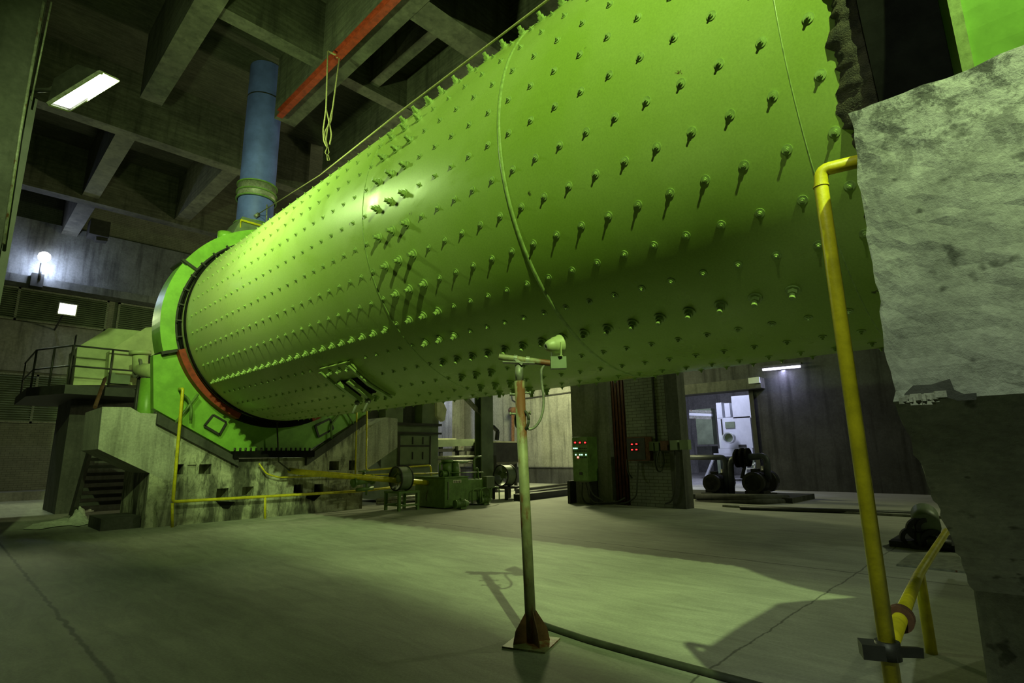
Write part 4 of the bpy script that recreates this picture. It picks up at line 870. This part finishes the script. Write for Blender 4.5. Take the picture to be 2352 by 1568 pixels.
cab([(1345, 1108), (1352, 1140), (1366, 1155), (1420, 1152), (1435, 1143)], 'short cable drooping right of the control panel legs', 12.9)
cab([(1352, 1108), (1360, 1135), (1385, 1150)], 'cable curving from the panel bottom right corner', 12.9)
cab([(1507, 1036), (1504, 1065), (1510, 1082), (1520, 1082), (1526, 1062), (1522, 1036)], 'coiled cable hanging under the small grey boxes')
cab([(1512, 1036), (1508, 1060), (1514, 1075), (1520, 1070), (1517, 1036)], 'inner loop of the cable hanging under the small boxes', 13.15)
cab([(1440, 1054), (1442, 1085), (1452, 1098)], 'cable end dangling below the left of the display box')
cab([(1549, 1035), (1551, 1080), (1549, 1130), (1542, 1152), (1528, 1156)], 'long cable dropping from the fourth small box to the floor')

# ================================================================== PUMPS BEHIND THE BRICK WALL
XP = 17.0
pl = onx(1700, 1150, XP)
tag(MB().box((16.3, 5.2, 0), (18.3, 9.6, .14)).build('pump_plinth', 'darkc'), 'low concrete plinth under the two pumps by the door', 'plinth')
def pump(px, py, r, label, L):
    c = onx(px, py, XP); motor(c, (1, .12, 0), r, L, label, 'dark', name='pump_motor')
    tag(MB().box((c.x - L * .6, c.y - r, .14), (c.x + L * .8, c.y + r, c.z - r * 1.1)).build('pump_bedplate', 'dark'), 'bedplate below the ' + ('left' if px < 1680 else 'right') + ' pump motor', 'bedplate')
    tag(MB().cyl((c.x + L * .75, c.y - .0, c.z), (c.x + L * 1.1, c.y, c.z), r * 1.1, n=20).cyl((c.x + L * .9, c.y, c.z), (c.x + L * .9, c.y, c.z + r * 1.5), r * .4).build('pump_casing', 'dark'), 'round casing of the ' + ('left' if px < 1680 else 'right') + ' pump behind its motor', 'pump')
pump(1643, 1108, .26, 'dark pump motor standing in front of the lit doorway', .8)
pump(1738, 1107, .30, 'dark pump motor standing right of the doorway', .9)
wp = thing('water_pipework', 'grey arched water pipes with a black valve over the pumps', 'pipework', (XP, 7.5, .1))
MB().tube([onx(1575, 1050, XP), onx(1667, 1050, XP), onx(1669, 1130, XP)], .085, 12, .18).build('left_arch', 'pipegrey', wp)
MB().tube([onx(1681, 1135, XP), onx(1677, 1054, XP), onx(1760, 1046, XP), onx(1764, 1100, XP)], .10, 12, .2).build('right_arch', 'pipegrey', wp)
MB().cyl(onx(1688, 1052, XP), onx(1722, 1050, XP), .2, n=20).ring(onx(1692, 1052, XP), (0, -1, 0), .28, .1, .06, 20).ring(onx(1704, 1051, XP), (0, -1, 0), .30, .1, .06, 20).ring(onx(1716, 1050, XP), (0, -1, 0), .28, .1, .06, 20).build('valve', 'black', wp)
MB().bar(onx(1712, 1064, XP), onx(1704, 1098, XP), .06, .12, (1, 0, 0)).build('support', 'dark', wp)
for i, (a, b) in enumerate((((1600, 1140), (1735, 1142)), ((1600, 1152), (1745, 1152)))):
    A_ = onx(*a, 15.6); B_ = onx(*b, 15.6); tag(MB().tube([A_, B_, B_ + Vector((1.0, -.5, -.05))], .09, 10, .2).build('floor_pipe', 'darkc'), ['upper dark pipe lying before the pump plinth', 'lower dark pipe lying before the pump plinth'][i], 'pipe')
tag(MB().cyl(onz(1700, 1170) + Vector((0, 0, .05)), onz(2140, 1186) + Vector((0, 0, .05)), .05, n=8).build('floor_pipe', 'dark'), 'long thin dark pipe lying along the kerb', 'pipe')

# beyond the door
mc = thing('white_machine', 'tall pale machine casing with a round fan seen through the doorway', 'machine', (27, 11.5, 0)); XM = 27.0
def mbox(px0, py0, px1, py1, dep, name, m='white', parent=mc, X=XM):
    a = onx(px0, py0, X); b = onx(px1, py1, X); return MB().box((X, b.y, b.z), (X + dep, a.y, a.z)).build(name, m, parent)
mbox(1647, 960, 1730, 1028, 1.5, 'lower_casing'); mbox(1644, 925, 1660, 960, 1.4, 'upper_casing'); mbox(1663, 926, 1678, 957, 1.4, 'upper_casing'); mbox(1679, 910, 1730, 958, 1.4, 'upper_casing')
mbox(1650, 1030, 1730, 1047, 1.4, 'base_casing'); mbox(1665, 969, 1688, 982, .03, 'vent_grille', 'greycab', mc, XM - .03); mbox(1696, 1021, 1714, 1027, .03, 'slot', 'dark', mc, XM - .03)
mbox(1655, 962, 1661, 1000, .03, 'seam', 'dark', mc, XM - .03)
fc = onx(1672, 1005, 26.3); MB().ring(fc, (1, .2, 0), .27, .22, .5, 24).build('fan_casing', 'white', mc); MB().cyl(fc + Vector((.1, 0, 0)), fc + Vector((.3, 0, 0)), .2, n=14).build('fan_rotor', 'greycab', mc)
for x in (1650, 1728): 
    p = onx(x, 1050, XM); MB().box((XM, p.y - .08, 0), (XM + 1.2, p.y + .08, p.z)).build('leg', 'greycab', mc)
MB().bar(onx(1642, 1045, 26.5), onx(1622, 1094, 26.5), .1, .12, (1, 0, 0)).bar(onx(1640, 1043, 26.5), onx(1730, 1043, 26.5), .1, .1, (1, 0, 0)).build('frame_bar', 'white', mc)
ld = thing('step_ladder', 'small pale step ladder at the foot of the machine beyond the door', 'ladder', (25.5, 9.2, 0))
for x in (1716, 1734): MB().bar(onx(x, 1062, 25.5), onx(x - 4, 1098, 25.5), .06, .06, (1, 0, 0)).build('stile', 'white', ld)
for y in (1066, 1076, 1087): MB().bar(onx(1715, y, 25.5), onx(1734, y, 25.5), .2, .05).build('rung', 'white', ld)
tag(MB().box(onx(1596, 940, 30), onx(1640, 1020, 30) + Vector((.5, 0, 0))).build('storage_tank', 'greycab'), 'grey panelled tank far behind the doorway, left side', 'tank')
for i, y in enumerate((944, 951, 958)): tag(MB().bar(onx(1585, y, 28), onx(1636, y + 2, 28), .2, .14).build('pipe_rack', 'steel' if i != 1 else 'white'), ['top', 'middle', 'bottom'][i] + ' horizontal rack bar seen left inside the doorway', 'rack bar')
tag(MB().box(onx(1600, 1025, 29), onx(1640, 1085, 29) + Vector((.8, 0, 0))).build('machine_cabinet', 'dark'), 'dark cabinet low behind the doorway, left of the pale machine', 'cabinet')

# ================================================================== SENSOR POLE
B = Vector((3.33, 3.04, 0)); zpx = lambda x, y: (lambda d_, t_: Vector((0, 0, H)) + d_ * t_)(ray(x, y), (B.x * B.x + B.y * B.y) / (ray(x, y).x * B.x + ray(x, y).y * B.y))
ps = thing('sensor_stand', 'rusty steel pole stand with a bell shaped sensor, in the middle of the floor', 'stand', B)
MB().box(B + Vector((-.17, -.17, 0)), B + Vector((.17, .17, .012)), math.radians(20)).build('base_plate', 'pole', ps)
MB().cyl(B + Vector((0, 0, .012)), zpx(1193, 875), .042, n=20).build('pole', 'pole', ps)
MB().cyl(zpx(1193, 876), zpx(1192, 838), .033, n=18).build('inner_pole', 'steel', ps)
for k in range(4):
    a = math.radians(65 + 90 * k); d_ = Vector((math.cos(a), math.sin(a), 0)); n_ = Vector((-math.sin(a), math.cos(a), 0)) * .004
    MB().prism([B + d_ * .035 + Vector((0, 0, .24)) - n_, B + d_ * .13 + Vector((0, 0, .10)) - n_, B + d_ * .15 + Vector((0, 0, .012)) - n_, B + d_ * .035 + Vector((0, 0, .012)) - n_], n_ * 2).build('gusset', 'rust', ps)
for (x, y), sgn in (((1201, 902), -1), ((1184, 905), 1), ((1191, 950), 1), ((1207, 948), -1)):
    p = zpx(x, y); c_ = zpx(1195, y); dv = (p - c_).normalized(); MB().cyl(c_ + dv * .03, c_ + dv * .085, .009, n=8).cyl(c_ + dv * .075, c_ + dv * .088, .016, n=6).build('clamp_screw', 'steel', ps)
bt_ = zpx(1146, 819); bt2 = zpx(1264, 834)
MB().bar(zpx(1155, 832), zpx(1228, 835), .10, .008).bar(zpx(1183, 826), zpx(1200, 838), .09, .02).build('top_plate', 'steel', ps)
cbr = MB().ring(bt_, bt2 - bt_, .026, .020, (bt2 - bt_).length, 20).build('cross_tube', 'pole', ps)
for x, y in ((1184, 822), (1212, 826)): 
    c_ = bt_.lerp(bt2, (x - 1146) / 118.); dv = (bt2 - bt_).normalized(); MB().ring(c_ - dv * .015, dv, .034, .024, .03, 16).build('pipe_clamp', 'steel', cbr)
br = MB(); c_ = zpx(1281, 834); u = (bt2 - bt_).normalized(); u.z = 0; u.normalize(); v_ = Vector((-u.y, u.x, 0))
for s_ in (-1, 1): br.prism([c_ + u * (-.06) + v_ * .045 * s_ + Vector((0, 0, -.045)), c_ + u * .07 + v_ * .045 * s_ + Vector((0, 0, -.045)), c_ + u * .07 + v_ * .045 * s_ + Vector((0, 0, .05)), c_ + u * (-.06) + v_ * .045 * s_ + Vector((0, 0, .05))], v_ * .006)
br.bar(c_ + u * -.06 + Vector((0, 0, -.045)), c_ + u * .07 + Vector((0, 0, -.045)), .09, .006)
br.bar(c_ + u * -.06 + Vector((0, 0, .05)), c_ + u * .0 + Vector((0, 0, .05)), .09, .006)
br.build('bracket_box', 'greycab', ps)
hc = zpx(1277, 792); ad = (u * .85 - v_ * -.45 + Vector((0, 0, .22))).normalized()
horn = MB().lathe(hc - ad * .10, ad, [(0, .012), (0, .03), (.012, .042), (.04, .055), (.07, .060), (.075, .068), (.13, .076), (.135, .082), (.145, .082), (.145, .074), (.10, .05)], 28).build('sensor_horn', 'pale', ps)
horn['label'] = 'pale green bell shaped sensor housing'
MB().ring(hc - ad * .103, ad, .024, .014, .01, 20).build('lens_ring', 'steel', horn)
sv = ad.cross(Vector((0, 0, 1))).normalized()
for s_ in (-1, 1):
    t_ = hc + sv * .075 * s_; b_ = Vector((t_.x, t_.y, c_.z + .05)); MB().bar(t_ + Vector((0, 0, .01)), b_, .005, .02, sv).build('yoke_arm', 'pale', ps)
MB().bar(Vector((hc.x, hc.y, c_.z + .052)) + sv * .08, Vector((hc.x, hc.y, c_.z + .052)) - sv * .08, .03, .005).build('yoke_base', 'pale', ps)
hz = MB().tube([zpx(x, y) for x, y in ((1270, 826), (1252, 836), (1243, 848), (1244, 880), (1249, 910), (1248, 940), (1241, 965), (1228, 982), (1214, 987), (1203, 975))], .011, 10, .05)
hz.build('flexible_conduit', 'steel', ps)
co = MB(); cpt = zpx(1199, 965); vv = Vector((B.x, B.y, 0)).normalized(); rr = Vector((vv.y, -vv.x, 0))
for k in range(2):
    co.tube([cpt + (rr * math.cos(t_) * .055 + Vector((0, 0, 1)) * math.sin(t_) * .08) + vv * (-.05 + .10 * (0.5 - 0.5 * math.cos(t_))) + vv * .012 * k for t_ in [i * PI / 10 for i in range(21)]], .012, 8)
co.build('cable_coil', 'rubber', ps)
tag(MB().tube([onz(x, y) + Vector((0, 0, .024)) for x, y in ((1244, 1440), (1262, 1447), (1300, 1460), (1350, 1477), (1430, 1500), (1520, 1525), (1620, 1552), (1760, 1590))], .024, 12, .1).build('floor_cable', 'rubber'), 'thick dark cable snaking from the pole base over the near floor', 'cable')

# ================================================================== NEAR RIGHT: yellow rail, fittings
XN = 2.48
yn = thing('yellow_handrail', 'bright yellow bent pipe standing upright beside the near concrete pier', 'pipe', (XN, .52, 0))
e0 = onx(1884, 415, XN); e1 = onx(1966, 378, XN); cor = onx(1884, 398, XN)
MB().tube([Vector((XN, .525, 0)), Vector((XN, e0.y, e0.z - .02)), Vector((XN, e0.y - .01, e0.z + .045)), Vector((XN + .03, .26, e1.z + .012))], .0275, 20, .05).build('pipe', 'yellow', yn)
MB().ring(Vector((XN, e0.y, e0.z - .03)), (0, 0, 1), .031, .027, .008, 20).build('weld_ring', 'yellow', yn)
cl = Vector((XN, .525, onx(2030, 1490, XN).z))
MB().cyl(cl + Vector((0, 0, -.03)), cl + Vector((0, 0, .03)), .04, n=18).box(cl + Vector((-.05, -.02, -.03)), cl + Vector((.03, .085, .02)), .4).bar(cl + Vector((.02, 0, -.01)), cl + Vector((.22, -.06, -.05)), .02, .035).build('clamp', 'dark', yn)
sp0 = onz(2140, 1500); sz = 0.55
# height of the support so that its top meets pixel (2118, 1318)
t_ = (sp0.x ** 2 + sp0.y ** 2) / (ray(2120, 1318).x * sp0.x + ray(2120, 1318).y * sp0.y); stp = Vector((0, 0, H)) + ray(2120, 1318) * t_
lr = thing('low_guard_rail', 'low sloping yellow pipe rail on a short post near the pier foot', 'rail', (sp0.x, sp0.y, 0))
dz_ = Vector((sp0.x, sp0.y, stp.z)); nearp = cl + Vector((.04, .0, .015))
fr_ = onx(2172, 1222, 7.0); 
dirv = (dz_ - nearp); farp = nearp + dirv * 1.75
t2 = onx(2174, 1220, farp.x)
MB().tube([nearp, dz_, t2], .030, 16, .3).build('rail_pipe', 'yellow', lr)
MB().cyl((sp0.x, sp0.y, 0), (sp0.x, sp0.y, stp.z), .036, n=16).build('post', 'yellow', lr)
jp = nearp.lerp(dz_, .22); jd = (dz_ - nearp).normalized(); MB().ring(jp - jd * .05, jd, .055, .03, .03, 20).ring(jp, jd, .055, .03, .03, 20).build('coupling', 'rust', lr)
# pile of pump fittings
fp = thing('flanged_pump_set', 'pile of dark flanged fittings and a drum shaped motor on the floor', 'pump', onz(2130, 1262))
c0_ = onz(2130, 1262)
s1 = lambda x, y, dd=0.0: (lambda r_: Vector((0, 0, H)) + r_ * ((c0_.x * c0_.x + c0_.y * c0_.y) / (r_.x * c0_.x + r_.y * c0_.y) + dd))(ray(x, y))
MB().cyl(s1(2128, 1208), s1(2150, 1190) + Vector((.5, .2, .0)), .17, n=20).build('motor_drum', 'greycab', fp)
for x, y, r in ((2092, 1234, .13), (2112, 1216, .16), (2130, 1212, .14), (2145, 1242, .16)):
    p = s1(x, y); MB().ring(p, (1, .5, .2), r, r * .55, .05, 20).build('flange', 'dark', fp)
MB().tube([s1(2092, 1240), s1(2098, 1255), s1(2125, 1264), s1(2160, 1262)], .06, 10, .1).tube([s1(2112, 1222), s1(2116, 1262)], .05, 8).tube([s1(2130, 1245), s1(2185, 1255)], .09, 10).build('pipe', 'dark', fp)
MB().box(c0_ + Vector((0, -.7, 0)), c0_ + Vector((1.2, .45, .08))).build('base', 'dark', fp)
tag(MB().box((8.35, .6, 0), (9.4, 1.55, .02)).build('floor_plate', 'steel'), 'thin steel plate on the floor before the pile of fittings', 'plate')
